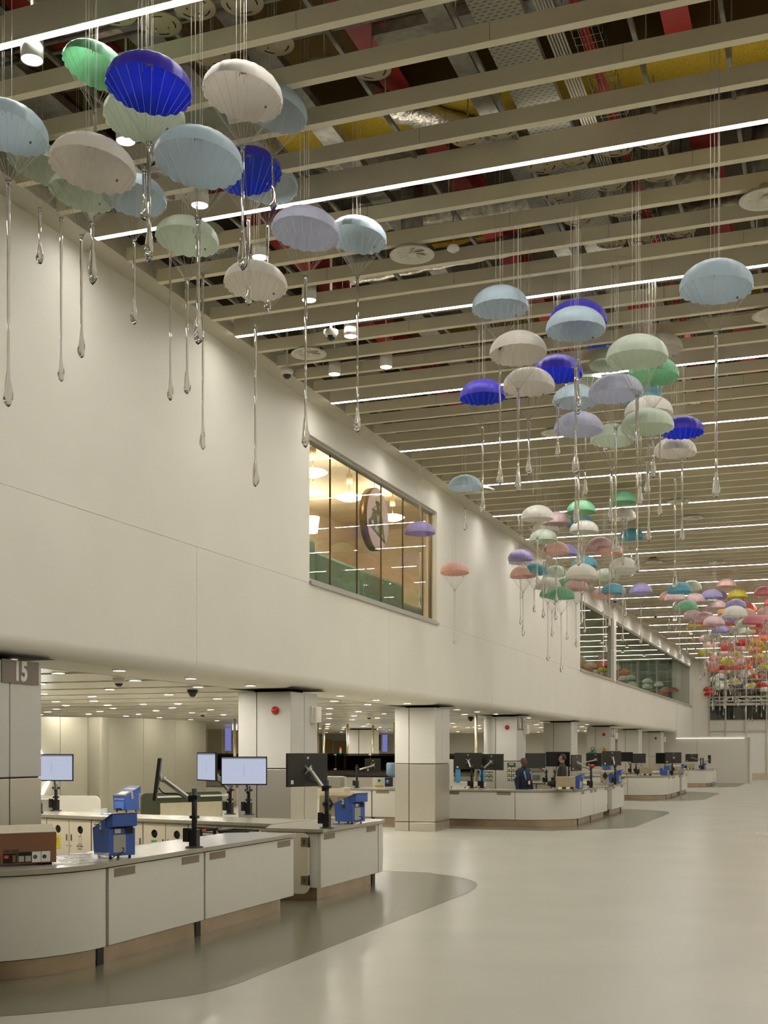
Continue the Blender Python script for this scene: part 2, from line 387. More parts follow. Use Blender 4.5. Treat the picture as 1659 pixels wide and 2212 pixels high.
# far cross wall of the lower hall, and the partition that juts into the big hall
wp = holder('wall_far')
PX = [-33, -30.0, -27, -24, -21, -18, -15, -12.4, -9.6, -7.3, -4.32]
for a, b in zip(PX[:-1], PX[1:]):
    MB().box(a + 0.006, 72.6, 0, b - 0.006, 72.75, 2.66 if b > -9 else SOF + .1).build('wall_panel', M['panel'], wp)
MB().box(-9.6, 72.5, 2.66, -4.32, 72.8, 2.74).build('top_rail', M['white'], wp)
MB().box(-9.62, 72.49, 2.64, -8.46, 72.9, 4.85).build('head_panel', M['panel'], wp)
MB().box(-4.32, 72.4, 0, -4.2, 72.9, 2.66).build('end_post', M['panel'], wp)
MB().box(-8.5, 72.45, 2.62, -4.6, 72.5, 2.66).build('led_line', emis('led_line', (255, 248, 230), .6), wp)
# far facade
fa = holder('wall_end')
MB().box(-8.5, 82.0, 0, -7.45, 82.3, 8.3).build('return_panel', M['wall'], fa)
MB().box(-7.45, 82.0, 8.0, XR, 82.3, 10.3).build('head_panel', M['deck'], fa)
gx = [-7.45] + [-6.4 + 1.3 * i for i in range(12)] + [8.95]
zl = [0.0, 0.42, 3.05, 3.95, 5.05]
for a, b in zip(gx[:-1], gx[1:]):
    MB().box(a + .04, 82.05, 0.42, b - .04, 82.1, 3.16).build('facade_panel', M['facade'], fa)
    MB().box(a + .04, 82.05, 3.24, b - .04, 82.1, 3.9).build('facade_panel', M['facade'], fa)
    MB().box(a + .03, 82.06, 3.95, b - .03, 82.08, 5.0).build('pane', M['pane_dark'], fa)
    MB().box(a + .03, 82.06, 5.06, b - .03, 82.08, 8.0).build('pane', M['pane_dark'], fa)
mu = MB()
for x in gx: mu.box(x - .045, 81.95, 0.42, x + .045, 82.12, 8.0)
for z in (0.42, 3.2, 3.92, 5.03): mu.box(-7.45, 81.96, z - .03, XR, 82.11, z + .03)
for z in (6.0, 6.6, 7.2): mu.box(-7.45, 81.98, z - .02, XR, 82.1, z + .02)
mu.build('mullion', M['mullion'], fa)
MB().box(-8.5, 81.7, 0, XR, 82.0, 0.42).build('plinth', M['cream'], fa)
struct(MB().box(-8.9, 86, 0, XR, 86.2, 10).build('wall_outside', M['dark']))
# white lattice truss in front of the facade
tr = thing('lattice_truss', 'long white horizontal lattice truss across the far glazed end wall', 'truss', (0, 81.2, 0))
for z in (4.92, 5.17, 5.42):
    MB().cyl((-7.4, 0, z), (8.9, 0, z), 0.06, 8).build('chord', M['mullion'], tr)
lb = MB()
x = -7.4
while x < 8.4:
    lb.cyl((x, 0, 4.92), (x + 1.45, 0, 5.42), 0.03, 6); lb.cyl((x, 0, 5.42), (x + 1.45, 0, 4.92), 0.03, 6); x += 1.45
lb.build('lattice_braces', M['mullion'], tr)
for x in (-7.4, 0, 8): MB().cyl((x, .0, 4.92), (x, 0.75, 4.92), 0.05, 6).build('wall_bracket', M['mullion'], tr)
# ------------------------------------------------------------------ columns
COLY = [10.6, 18.7, 26.75, 34.6, 42.6, 50.9, 58.9, 67.2]
CX0, CX1, CTOP = -9.7, -8.69, 2.925
def panel_slab(mb, x0, y0, x1, y1, z0, z1): mb.box(x0, y0, z0, x1, y1, z1)
cw = ['cut off at the left edge, carrying the 15 sign', 'with a red beacon, behind the big white monitor', 'standing alone in front of the second counter run', 'with a red beacon and the 16 and 17 signs',
      'behind the man in the brown jacket', 'with a red beacon, behind the first aid kit', 'behind the two dark joined screens', 'with a red beacon, last before the far partition']
for i, cyy in enumerate(COLY):
    t = thing('column', 'square column with brushed steel base, ' + cw[i], 'column', (CX1, cyy, 0), 0)
    D = 1.15; Wd = CX1 - CX0; g = 0.008; T = 0.03
    parts = [(-Wd, 0, -Wd * 0.645 - g + .0, T), (-Wd * 0.645 + g, 0, 0, T)]     # front faces, split by a vertical joint
    for z0, z1, mname, pn in ((0.0, 0.205, 'steel', 'plinth_panel'), (0.222, 1.582, 'steel', 'steel_panel'), (1.602, CTOP, 'colp', 'painted_panel')):
        for (xa, ya, xb, yb2) in [(-Wd, 0, -Wd * 0.645 - g, T), (-Wd * 0.645 + g, 0, 0, T)]:
            MB().box(xa, ya, z0, xb, yb2, z1).build(pn, M[mname], t, bevel=.006 if i < 4 else 0)
        for (xa, ya, xb, yb2) in [(-T, T + .002, 0, D / 2 - g), (-T, D / 2 + g, 0, D)]:
            MB().box(xa, ya, z0, xb, yb2, z1).build(pn, M[mname], t, bevel=.006 if i < 4 else 0)
    MB().box(-Wd + .02, .035, 0, -.035, D - .01, CTOP - .01).build('core', M['panel_in'], t)
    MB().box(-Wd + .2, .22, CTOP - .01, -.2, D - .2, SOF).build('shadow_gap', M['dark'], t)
    MB().box(-Wd - .1, -.16, SOF - .006, .12, D + .1, SOF - .001).build('soffit_shade_plate', M['dark'], t)  # flat dark plate, the shade of the column recess put into its colour
    if i % 2 == 1:
        b = thing('alarm_beacon', 'round red alarm beacon on the column ' + ['', 'nearest to the camera', '', 'with the 16 and 17 signs', '', 'above the first aid kit', '', 'farthest away'][i], 'alarm', (-8.98, cyy - 0.0, 2.60), 0, 'red alarm beacons')
        mb = MB(); mb.X = Matrix.Rotation(R(90), 4, 'X')
        mb.lathe([(0.062, 0), (0.062, 0.03), (0.058, 0.05), (0.04, 0.075), (0.02, 0.085), (0.0, 0.088)], 20); mb.build('lens', M['red'], b)
        mb = MB(); mb.X = Matrix.Rotation(R(90), 4, 'X'); mb.lathe([(0.072, -.002), (0.072, 0.018), (0.06, 0.02)], 20); mb.build('base', M['red'], b)
        s_ = thing('wall_speaker', 'small white speaker box on the side of the column ' + ['', 'nearest to the camera', '', 'with the 16 and 17 signs', '', 'above the first aid kit', '', 'farthest away'][i], 'speaker', (CX1, cyy + 0.95, 2.55), 0, 'white speaker boxes on the columns')
        MB().box(0.0, -0.13, -.15, 0.05, 0.13, .15).build('back_box', M['white'], s_, bevel=.01)
        MB().box(0.052, -0.12, -.14, 0.12, 0.12, .14).build('front_box', M['white'], s_, bevel=.012)
        mb = MB(); mb.X = Matrix.Translation((0.12, 0, 0)) @ Matrix.Rotation(R(90), 4, 'Y'); mb.lathe([(0.10, 0), (0.10, 0.004), (0.09, 0.006), (0.0, 0.006)], 20); mb.build('grille', M['white'], s_)
def sign(px0, yc0, w_, z0, z1, txt, label):
    o = thing('number_sign', label, 'sign', (CX1 + .004, yc0, z0))
    MB().box(0, 0, 0, 0.012, w_, z1 - z0).build('plate', M['signbg'], o)
    if txt:
        text_obj(txt, (z1 - z0) * 1.02, M['signtx'], frame_mat((0.0135, w_ * 0.5, (z1 - z0) * .5), (0, 1, 0), (0, 0, 1)) @ Matrix.Diagonal((0.92, 1.12, 1, 1)), o, bold=.011)
sign(0, 11.02, 0.66, 2.67, 2.935, '15', 'taupe number sign reading 15 at the top of the leftmost column')
sign(0, 34.68, 0.44, 2.52, 2.91, '16', 'taupe number sign reading 16 on the third visible full column')
sign(0, 35.20, 0.46, 2.52, 2.91, '17', 'taupe number sign reading 17 beside the 16 sign')
for yy, q in ((51.0, 'left'), (51.5, 'right')):
    o = thing('number_sign', 'tiny pale sign plate above the first aid kit, ' + q + ' one of two', 'sign', (CX1 + .004, yy, 2.5))
    MB().box(0, 0, 0, .012, 0.44, 0.38).build('plate', M['signbg'], o); MB().box(.012, .12, .06, .014, .32, .32).build('panel', M['signtx'], o)
# posters on the 16/17 column
for xa, xb, z0, z1, q in ((-9.66, -9.42, .98, 1.28, 'left'), (-8.98, -8.72, 1.0, 1.55, 'right')):
    o = thing('instruction_poster', 'black poster with small pictures on the 16 and 17 column, ' + q + ' one', 'poster', (xa, 34.6, z0), 0)
    W_, H_ = xb - xa, z1 - z0
    MB().box(0, -.006, 0, W_, -.001, H_).build('sheet', M['dgreen'], o)
    pic = MB(); 
    rows = 3 if H_ > .4 else 2
    for r_ in range(rows):
        for c_ in range(2): pic.box(.015 + c_ * W_ / 2, -.0075, .02 + r_ * .14, W_ / 2 - .01 + c_ * W_ / 2, -.006, .13 + r_ * .14)
    if rows == 3: pic.box(.06, -.0075, H_ - .06, W_ - .06, -.006, H_ - .03)
    pc_ = pic.build('pictures', M['cream'], o); pc_['kind'] = 'stuff'
    pd = MB()
    for r_ in range(rows):
        for c_ in range(2): pd.box(.035 + c_ * W_ / 2, -.0085, .03 + r_ * .14, W_ / 2 - .04 + c_ * W_ / 2, -.0075, .08 + r_ * .14)
    pc_ = pd.build('figures', M['ink'], o); pc_['kind'] = 'stuff'
# steel post beside the 16/17 column
po = thing('steel_post', 'thin steel post from floor to soffit left of the 16 and 17 column', 'post', (-9.86, 34.3, 0)); MB().cyl((0, 0, 0), (0, 0, SOF), 0.045, 12).build('tube', M['pole'], po); MB().cyl((0, 0, 0), (0, 0, .02), 0.09, 12).build('foot', M['pole'], po)

# ------------------------------------------------------------------ inspection counters
TOP, TH_T = 0.916, 0.042
def ring(front_x0, y0, r, x_edge, y_end, depth):
    cx, cyc = x_edge - r, y0 + r
    outer = [(front_x0, y0)] + [(cx + r * math.cos(a), cyc + r * math.sin(a)) for a in [R(-90 + t) for t in range(0, 91, 2)]] + [(x_edge, y_end)]
    ri = r - depth
    inner = [(x_edge - depth, y_end)] + [(cx + ri * math.cos(a), cyc + ri * math.sin(a)) for a in [R(-t) for t in range(0, 91, 2)]] + [(front_x0, y0 + depth)]
    return outer, inner
def vent(parent, loc, axis):
    if axis == 'Y': o = MB().box(0, 0, 0, .004, .34, .072).build('vent_grille', M['vent'], parent, loc)
    else: o = MB().box(0, -.004, 0, .36, 0, .072).build('vent_grille', M['ventx'], parent, loc)
    return o
XE = -5.95
where = ['nearest to the camera, sweeping out of the left edge', 'where the two men stand', 'third along the hall', 'farthest, in front of the white partition']
for mi, y0 in enumerate(MODS):
    x_l = -9.4 if mi == 0 else -11.8
    last = mi == 3
    yend = y0 + 5.36
    t = thing('inspection_counter', 'curved white counter with grey worktop, ' + where[mi], 'counter', (XE, y0, 0))
    L = lambda pts: [(x - XE, y - y0) for x, y in pts]
    out, inn = ring(x_l, y0, 1.4, XE, y0 + 3.2, .83)
    MB().prism(L(out + inn), TOP - TH_T, TOP).build('worktop', M['top'], t, bevel=.004)
    o2 = [(XE, y0 + 3.203), (XE, yend), (XE - .03, yend + .02), (XE - .55, yend + .02), (XE - .83, yend - .2), (XE - .83, y0 + 3.203)]
    MB().prism(L(o2), TOP - TH_T, TOP).build('worktop', M['top'], t, bevel=.004)
    # carcass behind the panels
    oc, ic = ring(x_l, y0 + .07, 1.33, XE - .07, y0 + 5.3, .68)
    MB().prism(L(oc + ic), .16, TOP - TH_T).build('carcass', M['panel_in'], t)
    # panels
    pin = .025
    def straight_panel(a, b): MB().box(-pin - .03, a - y0 + .018, .175, -pin, b - y0 - .018, TOP - TH_T - .012).build('front_panel', M['panel'], t, bevel=.003); return t.children[-1]
    segs = [(y0 + 1.43, y0 + 3.18), (y0 + 3.18, yend)]
    for a, b in segs:
        p = straight_panel(a, b)
        for q in (a - y0 + .10, b - y0 - .46): vent(p, (-pin, q, .775), 'Y')
    rr = 1.4 - pin; cx, cyc = XE - 1.4, y0 + 1.4
    pts = [(cx + rr * math.cos(a), cyc + rr * math.sin(a)) for a in [R(-90 + q) for q in range(0, 91, 2)]]; pts2 = [(cx + (rr - .03) * math.cos(a), cyc + (rr - .03) * math.sin(a)) for a in [R(-q) for q in range(0, 91, 2)]]
    xs = [-6.5 - 1.0 * 0, -8.38, -10.3, -11.8] if mi else [-7.36, -9.4]
    first = -7.35
    MB().prism(L(pts + pts2), .175, TOP - TH_T - .012).build('curved_panel', M['panel'], t)
    xs = [first, -9.3, -11.2, -11.8] if mi else [first, -9.4]
    for xb, xa in zip(xs[:-1], xs[1:]):
        p = MB().box(xa - XE + .016, pin, .175, xb - XE - .016, pin + .03, TOP - TH_T - .012).build('front_panel', M['panel'], t)
        if xb - xa > 1: vent(p, (xa - XE + .12, pin, .79), 'X'); vent(p, (xb - XE - .48, pin, .79), 'X')
    ok, ik = ring(x_l, y0 + .11, 1.29, XE - .11, y0 + 5.15, .6)
    MB().prism(L(ok + ik), 0.0035, .16).build('toe_kick', M['bronze'], t)
    for yy in (1.43, 3.18):
        MB().box(-.14, yy - .05, .0035, -.10, yy + .05, .17).build('foot', M['black'], t)
    for xx in xs[1:-1]: MB().box(xx - XE - .05, .10, .0035, xx - XE + .05, .14, .17).build('foot', M['black'], t)
    if last: continue
    # end unit with the half height gate
    t = thing('end_counter_unit', 'square ended white counter unit with hinged gate, ' + ['nearest to the camera', 'behind the beige scanner near the two men', 'third along the hall'][mi], 'counter', (XE, y0, 0))
    ya, yb_ = 6.13, 8.55
    MB().prism([(.02, ya), (.02, yb_ - .2), (-.06, yb_ - .04), (-.2, yb_), (-.95, yb_), (-1.0, ya + .6), (-.78, ya)], TOP - TH_T, TOP).build('worktop', M['top'], t, bevel=.004)
    MB().box(-.9, ya + .1, .17, -.06, yb_ - .1, TOP - TH_T).build('carcass', M['panel_in'], t)
    p = MB().box(-.06, ya + .04, .175, -.03, yb_ - .36, TOP - TH_T - .012).build('front_panel', M['panel'], t, bevel=.003)
    vent(p, (-.03, ya + .14, .775), 'Y'); vent(p, (-.03, yb_ - .80, .775), 'Y')
    MB().prism([(-.03, yb_ - .33), (-.03, yb_ - .16), (-.08, yb_ - .09), (-.2, yb_ - .06), (-.9, yb_ - .06), (-.9, yb_ - .09), (-.21, yb_ - .09), (-.1, yb_ - .12), (-.06, yb_ - .18), (-.06, yb_ - .33)], .175, TOP - TH_T - .012).build('corner_panel', M['panel'], t)
    MB().box(-.9, ya + .04, .175, -.063, ya + .07, TOP - TH_T - .012).build('side_panel', M['panel'], t)
    MB().box(-.85, ya + .12, .0035, -.12, yb_ - .4, .17).build('toe_kick', M['bronze'], t)
    MB().box(-.17, yb_ - .38, .0035, -.11, yb_ - .26, .17).build('foot', M['black'], t)
    gt = MB(); gx0, gx1, gz0, gz1, rc = -1.0, -.17, .10, .865, .09
    prof = [(gx0, gz0)] + [(gx1 - rc + rc * math.cos(a), gz0 + rc + rc * math.sin(a)) for a in [R(-90 + q) for q in range(0, 91, 15)]] + [(gx1 - rc + rc * math.cos(a), gz1 - rc + rc * math.sin(a)) for a in [R(q) for q in range(0, 91, 15)]] + [(gx0, gz1)]
    gt.yprism(prof, ya - .035, ya + .0); g = gt.build('gate', M['cab'], t)
    for z in (.22, .70):
        MB().box(-.27, ya - .041, z, -.15, ya - .035, z + .11).build('hinge', M['chrome'], g)
        MB().cyl((-.155, ya - .045, z - .01), (-.155, ya - .045, z + .12), .012, 8).build('hinge_pin', M['black'], g)
        MB().box(-.235, ya - .043, z + .03, -.222, ya - .041, z + .085).build('hinge_slot', M['rubber'], g)
    MB().box(gx0 + .43, ya - .046, .56, gx0 + .46, ya - .034, .82).build('edge_grip', M['rubber'], g)
# ------------------------------------------------------------------ rear bench of the nearest station
F0, F1 = Vector((-12.7, 15.72)), Vector((-7.02, 14.53))
fd = (F1 - F0).normalized(); fn = Vector((fd.y, -fd.x))            # fn points to the camera side
ang = math.atan2(fd.y, fd.x)
wt = thing('rear_worktop', 'long pale grey worktop over the row of bin cabinets', 'worktop', (F0.x, F0.y, 0), ang)
LEN = (F1 - F0).length
MB().prism([(0, 0), (2.6, 0), (2.6, .85), (0, .85)], TOP - TH_T, TOP).build('worktop_slab', M['top'], wt)
MB().prism([(2.604, 0), (LEN + .04, 0), (LEN - .16, 1.15), (2.604, .85)], TOP - TH_T, TOP).build('worktop_slab', M['top'], wt)
def along(px): p = plan_hit(px, F0, F1); return (p - F0).dot(fd)
def cab_unit(seams, label, kinds):
    a, b = along(seams[0]), along(seams[-1])
    t = thing('bin_cabinet', label, 'cabinet', (F0.x + fd.x * a - fn.x * .03, F0.y + fd.y * a - fn.y * .03, 0), ang, 'cream cabinets under the rear worktop')
    W_ = b - a
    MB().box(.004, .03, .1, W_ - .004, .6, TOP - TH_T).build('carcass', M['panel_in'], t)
    MB().box(.01, .08, 0.0, W_ - .01, .55, .1).build('plinth', M['bronze'], t)
    MB().box(.0, .004, .78 + .075, W_, .03, TOP - TH_T).build('top_rail', M['cab'], t)
    for s0, s1, kd in zip(seams[:-1], seams[1:], kinds):
        x0, x1 = along(s0) - a + .005, along(s1) - a - .005
        cxm = (x0 + x1) / 2
        z0, z1 = .12, .85
        kind = kd[0]
        d = MB()
        if kind in ('hole',):
            zc, rr = .70, .062; cxh = cxm + kd[1]
            n_ = 24; ring_ = [(cxh + rr * math.cos(2 * math.pi * i / n_), zc + rr * math.sin(2 * math.pi * i / n_)) for i in range(n_)]
            # door sheet with a real round hole: fan strips between hole and rectangle edge
            def edge(i):
                a_ = 2 * math.pi * i / n_; c_, s_ = math.cos(a_), math.sin(a_)
                tx = ((x1 - cxh) / c_) if c_ > 1e-6 else ((x0 - cxh) / c_ if c_ < -1e-6 else 9); tz = ((z1 - zc) / s_) if s_ > 1e-6 else ((z0 - zc) / s_ if s_ < -1e-6 else 9)
                k_ = min(tx, tz); return (cxh + c_ * k_, zc + s_ * k_)
            vs = []; fs = []
            for i in range(n_):
                e = edge(i); vs += [(ring_[i][0], 0, ring_[i][1]), (e[0], 0, e[1]), (ring_[i][0], .018, ring_[i][1])]
            for i in range(n_):
                j_ = (i + 1) % n_; fs += [(3 * i + 1, 3 * j_ + 1, 3 * j_, 3 * i), (3 * i, 3 * j_, 3 * j_ + 2, 3 * i + 2)]
            corners = [(x1, z1), (x0, z1), (x0, z0), (x1, z0)]
            d.add(vs, fs)
            for cx_, cz_ in corners:                      # corner fill triangles
                best = sorted(range(n_), key=lambda i: (edge(i)[0] - cx_) ** 2 + (edge(i)[1] - cz_) ** 2)
                e1 = [i for i in best if abs(edge(i)[0] - cx_) < 1e-6][:1]; e2 = [i for i in best if abs(edge(i)[1] - cz_) < 1e-6][:1]
                if e1 and e2:
                    A, B = edge(e1[0]), edge(e2[0]); d.add([(A[0], 0, A[1]), (cx_, 0, cz_), (B[0], 0, B[1])], [(0, 1, 2)])
            dr = d.build('door', M['cab'], t)
            MB().cyl((cxh, .02, zc), (cxh, .028, zc), rr + .02, 20).build('hole_shadow_lining', M['rubber'], dr)
        else:
            dr = d.box(x0, 0, z0, x1, .018, z1).build('door', M['cab'], t)
        if kind == 'louvre':
            for q in range(4):
                MB().box(x0 + .05, -.003, .66 + q * .045, x1 - .05, .0, .672 + q * .045).build('louvre_slot', M['rubber'], dr)
        if kind == 'hole' and kd[2]:
            lm = {'yellow': 'yellow', 'green': 'green', 'orange': 'orange'}.get(kd[2])
            if lm:
                s_ = MB().box(cxh - .055, -.004, .40, cxh + .055, -.0005, .61).build('waste_label', M[lm], dr)
                mb = MB()
                if lm == 'green': mb.X = Matrix.Translation((cxh, -.005, .54)) @ Matrix.Rotation(R(35), 4, 'Y'); mb.cbox((0, 0, .012), (.09, .001, .008)); mb.cbox((0, 0, -.012), (.09, .001, .008))
                elif lm == 'orange': mb.tube([(cxh + .02 * math.cos(a_), -.005, .555 + .02 * math.sin(a_)) for a_ in [R(q) for q in range(0, 181, 30)]], .003, 4); mb.cbox((cxh - .02, -.005, .51), (.006, .001, .09)); mb.cbox((cxh + .02, -.005, .51), (.006, .001, .09))
                else: mb.tube([(cxh + .028 * math.cos(a_), -.005, .53 + .028 * math.sin(a_)) for a_ in [R(q) for q in range(0, 361, 30)]], .003, 4)
                mb.build('pictogram', M['signtx'] if lm != 'yellow' else M['ink'], dr)
                mb = MB().box(cxh - .05, -.0052, .465, cxh + .05, -.004, .468); mb.build('label_rule', M['signtx'] if lm != 'yellow' else M['ink'], dr)
            else:
                mb = MB(); c0 = cxh
                mb.tube([(c0 - .025, -.001, .60), (c0 - .025, -.001, .49), (c0 + .025, -.001, .49), (c0 + .025, -.001, .60)], .0022, 4)
                mb.tube([(c0 - .028, -.001, .60), (c0 + .02, -.001, .625), (c0 + .025, -.001, .605), (c0 - .028, -.001, .60)], .0022, 4)
                mb.cbox((c0, -.001, .478), (.115, .002, .003)); mb.build('pictogram', M['ink'], dr)
                text_obj('All other\nwaste', .038, M['ink'], frame_mat((c0, -.002, .435), (1, 0, 0), (0, 0, 1)), dr)
        if kd[-1]:
            hx = x1 - .045 if kd[-1] == 'r' else x0 + .045
            mb = MB(); mb.X = Matrix.Translation((hx, 0, .58)) @ Matrix.Rotation(R(90), 4, 'X')
            pr_ = [(.014 * math.cos(a_), .038 + .014 * math.sin(a_)) for a_ in [R(q) for q in range(0, 181, 30)]] + [(.014 * math.cos(a_), -.038 + .014 * math.sin(a_)) for a_ in [R(q) for q in range(180, 361, 30)]]
            mb.prism(pr_, 0, .004); mb.build('handle', M['chrome'], dr)
            mb = MB(); mb.X = Matrix.Translation((hx, 0, .58)) @ Matrix.Rotation(R(90), 4, 'X')
            mb.prism([(x_ * .55, y_ * .82) for x_, y_ in pr_], .004, .0055); mb.build('handle_recess', M['ink'], dr)
            MB().cyl((hx + (.01 if kd[-1] == 'r' else -.01), 0, .455), (hx + (.01 if kd[-1] == 'r' else -.01), -.008, .455), .009, 12).build('lock', M['chrome'], dr)
cab_unit([98, 146, 193.6], 'cream bin cabinet with a yellow label and the words All other waste', [('hole', 0, 'yellow', 'r'), ('hole', 0, 'other', 'l')])
cab_unit([194.4, 250, 305], 'cream louvred cabinet behind the nearest blue detector', [('louvre', ''), ('plain', 'r')])
cab_unit([306, 354.5, 403], 'cream bin cabinet with green and orange labels', [('hole', 0, 'green', 'r'), ('hole', 0, 'orange', 'l')])
cab_unit([404, 463], 'cream louvred cabinet behind the black monitor pole', [('louvre', '')])
cab_unit([476, 529.5, 583], 'cream cabinet with louvres and one unlabelled round hole', [('louvre', ''), ('hole', 0, '', '')])
cab_unit([584, 628], 'cream drawer cabinet meeting the end counter unit', [('plain', '')])
cab_unit([40, 97], 'cream cabinet half hidden behind the leftmost column', [('plain', '')])
# filler post between cabinets
p_ = plan_hit(470, F0, F1)
tag(MB().box(-.05, .04, 0, .05, .5, TOP - TH_T).build('filler_post', M['colp'], None, (p_.x - fn.x * .0, p_.y, 0)), 'pale filler post between two louvred cabinets', 'post')
# black folding stands in front of the louvres
for (xa, xb, nm) in ((395, 437, 'left'), (470, 526, 'right')):
    A, B = plan_hit(xa, F0 + fn * .4, F1 + fn * .4), plan_hit(xb, F0 + fn * .4, F1 + fn * .4)
    t = thing('folding_stand', 'black steel tray stand under the rear worktop, ' + nm + ' one', 'stand', (A.x, A.y, 0), ang)
    wS = (B - A).length
    MB().box(0, 0, .80, wS, .03, .835).box(0, .30, .80, wS, .33, .835).box(0, .03, .80, .03, .30, .835).box(wS - .03, .03, .80, wS, .30, .835).build('top_frame', M['black'], t)
    for lx in (0.03, wS - .07):
        for ly in (0, .30): MB().box(lx, ly, 0, lx + .04, ly + .03, .80).build('leg', M['black'], t)
    if nm == 'left': MB().box(wS, 0, .80, wS + .05, .02, .84).build('orange_clip', M['orange'], t)
# ------------------------------------------------------------------ plain rear benches of the farther stations
for mi, y0 in list(enumerate(MODS))[1:]:
    if mi == 3: continue
    t = thing('rear_bench', 'pale rear bench with cupboard doors behind the ' + ['', 'counter where the two men stand', 'third counter'][mi], 'counter', (-12.0, y0 + 8.1, 0), R(-11))
    MB().box(0, 0, TOP - TH_T, 5.0, .85, TOP).build('worktop_slab', M['top'], t)
    MB().box(.02, .05, .12, 4.98, .75, TOP - TH_T).build('carcass', M['panel_in'], t)
    MB().box(.1, .1, 0, 4.9, .7, .12).build('plinth', M['bronze'], t)
    for q in range(10):
        d = MB().box(q * .5 + .024, .03, .13, q * .5 + .476, .05, .86).build('door', M['cab'], t)
        if q % 3 == 0:
            MB().box(q * .5 + .1, .026, .68, q * .5 + .4, .03, .69).box(q * .5 + .1, .026, .72, q * .5 + .4, .03, .73).box(q * .5 + .1, .026, .76, q * .5 + .4, .03, .77).build('louvre_slots', M['ink'], d)
        else: MB().box(q * .5 + .07, .024, .5, q * .5 + .09, .03, .6).build('handle', M['chrome'], d)
# ------------------------------------------------------------------ columns of downlights and ceiling fittings
cyl_me = None
def cyl_light(x, y, label):
    global cyl_me
    t = thing('cylinder_downlight', label, 'light', (x, y, 7.80), 0, 'cylinder downlights along the left side of the slatted ceiling')
    if cyl_me is None:
        a = MB().lathe([(0.086, 0.01), (0.095, 0), (0.095, 0.21), (0.02, 0.212)], 28).build('body', M['white'], t)
        b = MB().lathe([(0.0, 0.004), (0.084, 0.004), (0.086, 0.012)], 28).build('lens', M['downb'], t)
        c = MB().cyl((0, 0, 0.21), (0, 0, 2.5), 0.012, 8).build('stem', M['white'], t); cyl_me = (a.data, b.data, c.data)
    else:
        for n_, m_ in zip(('body', 'lens', 'stem'), cyl_me): inst(n_, m_, t)
cn = ['below the top left strip light', 'behind the blue and green canopies', 'behind the pale canopies', 'above the low white canopy', 'right of the low white canopy', 'beside the dome camera', 'last of the long row']
for i in range(7): cyl_light(-6.38, 8.5 + 1.45 * i, 'white cylinder downlight, ' + ORD[i] + ' of the left row, ' + cn[i])
cyl_light(-7.26, 17.25, 'white cylinder downlight nearest to the wall, left of the last of the row')
for i in range(7): cyl_light(-6.5 + (i % 2) * 0.8, 55 + 3.4 * i, 'tiny far white cylinder downlight, ' + ORD[i] + ' of the far ones by the wall')

def diffuser(px_, py_, label, r=0.27):
    p = on_z(px_, py_, 7.86)
    t = thing('air_diffuser', label, 'air vent', p, 0, 'round white swirl air diffusers')
    MB().lathe([(r * .62, .03), (r * .8, .005), (r, 0), (r, .012), (r * .7, .05), (r * .62, .12)], 32).build('rim', M['diff'], t)
    MB().lathe([(0.0, -.005), (.05, 0.0), (.05, .05)], 16).build('hub', M['diff'], t)
    vn = None
    for k in range(8):
        X = Matrix.Rotation(k * math.pi / 4, 4, 'Z') @ Matrix.Translation((r * .34, 0, .04)) @ Matrix.Rotation(R(35), 4, 'X')
        if vn is None: mb = MB(); mb.box(-r * .28, -.055, -.001, r * .28, .055, .002); o = mb.build('vane', M['diff'], t); vn = o.data
        else: o = inst('vane', vn, t)
        o.matrix_local = X
    MB().lathe([(r * .62, .12), (0.0, .125)], 20).build('backing', M['dark'], t)
    MB().lathe([(r * .5, .125), (r * .5, .9)], 16).build('duct_neck', M['steel2'], t)
for a in [(890, 552, 'largest, beside the smoke detector'), (667, 766, 'beside the dome camera near the wall'), (1652, 432, 'cut by the right edge, upper'), (1668, 682, 'cut by the right edge, lower'),
          (1200, 936, 'behind the middle canopies'), (1044, 1060, 'beside the small light blue canopy by the wall'), (1495, 1120, 'right of the long glass drops'), (1466, 1085, 'small, above the sixth strip'), (1412, 1215, 'small, near the far cluster'), (1550, 1216, 'smallest, above the pink canopies')]:
    diffuser(a[0], a[1], 'round white swirl air diffuser, ' + a[2])
def dome(p, label, s=1.0, dark=False, drop=0.14):
    t = thing('dome_camera', label, 'camera', p)
    MB().lathe([(0.0, -.035), (.06 * s, -.03), (.075 * s, 0), (.082 * s, .012), (.082 * s, .05), (.05 * s, .055)], 24).build('housing', M['white'] if not dark else M['black'], t)
    MB().lathe([(0.0, -.075 * s), (.03 * s, -.068 * s), (.05 * s, -.045 * s), (.056 * s, -.02)], 20).build('dome', M['screen_off'], t)
    if drop: MB().cyl((0, 0, .05), (0, 0, .05 + drop), .02, 8).build('stem', M['white'], t)
dome(on_z(715, 722, 7.80), 'white dome camera under the slats beside the cylinder downlight', 1.25, drop=2.45)
dome(on_z(620, 806, 7.80), 'white dome camera close to the left wall under the slats', 1.25, drop=2.45)
dome(on_z(257, 1472, SOF - .055), 'white dome camera under the low plank ceiling, left', 1.1, drop=0)
dome(on_z(416, 1496, SOF - .055), 'black dome camera under the low plank ceiling', 1.15, True, 0)
dome(on_z(797, 1548, SOF - .05), 'small dome camera under the plank ceiling left of the lone column', 1.1, drop=0)
dome(on_z(1017, 1552, SOF - .05), 'black dome camera right of the lone column', 1.2, True, 0)
dome(on_z(438, 1542, SOF - .05), 'far small dome camera above the cream partition', 1.2, drop=0)
dome(on_z(1416, 1330, 7.80), 'small dome camera far along the wall above the third window', 1.3, drop=2.45)
dome(on_z(1423, 1330 + 0, 7.80) + Vector((-.9, -6, 0)), 'small dome camera far along the wall, nearer one', 1.3, drop=2.45)
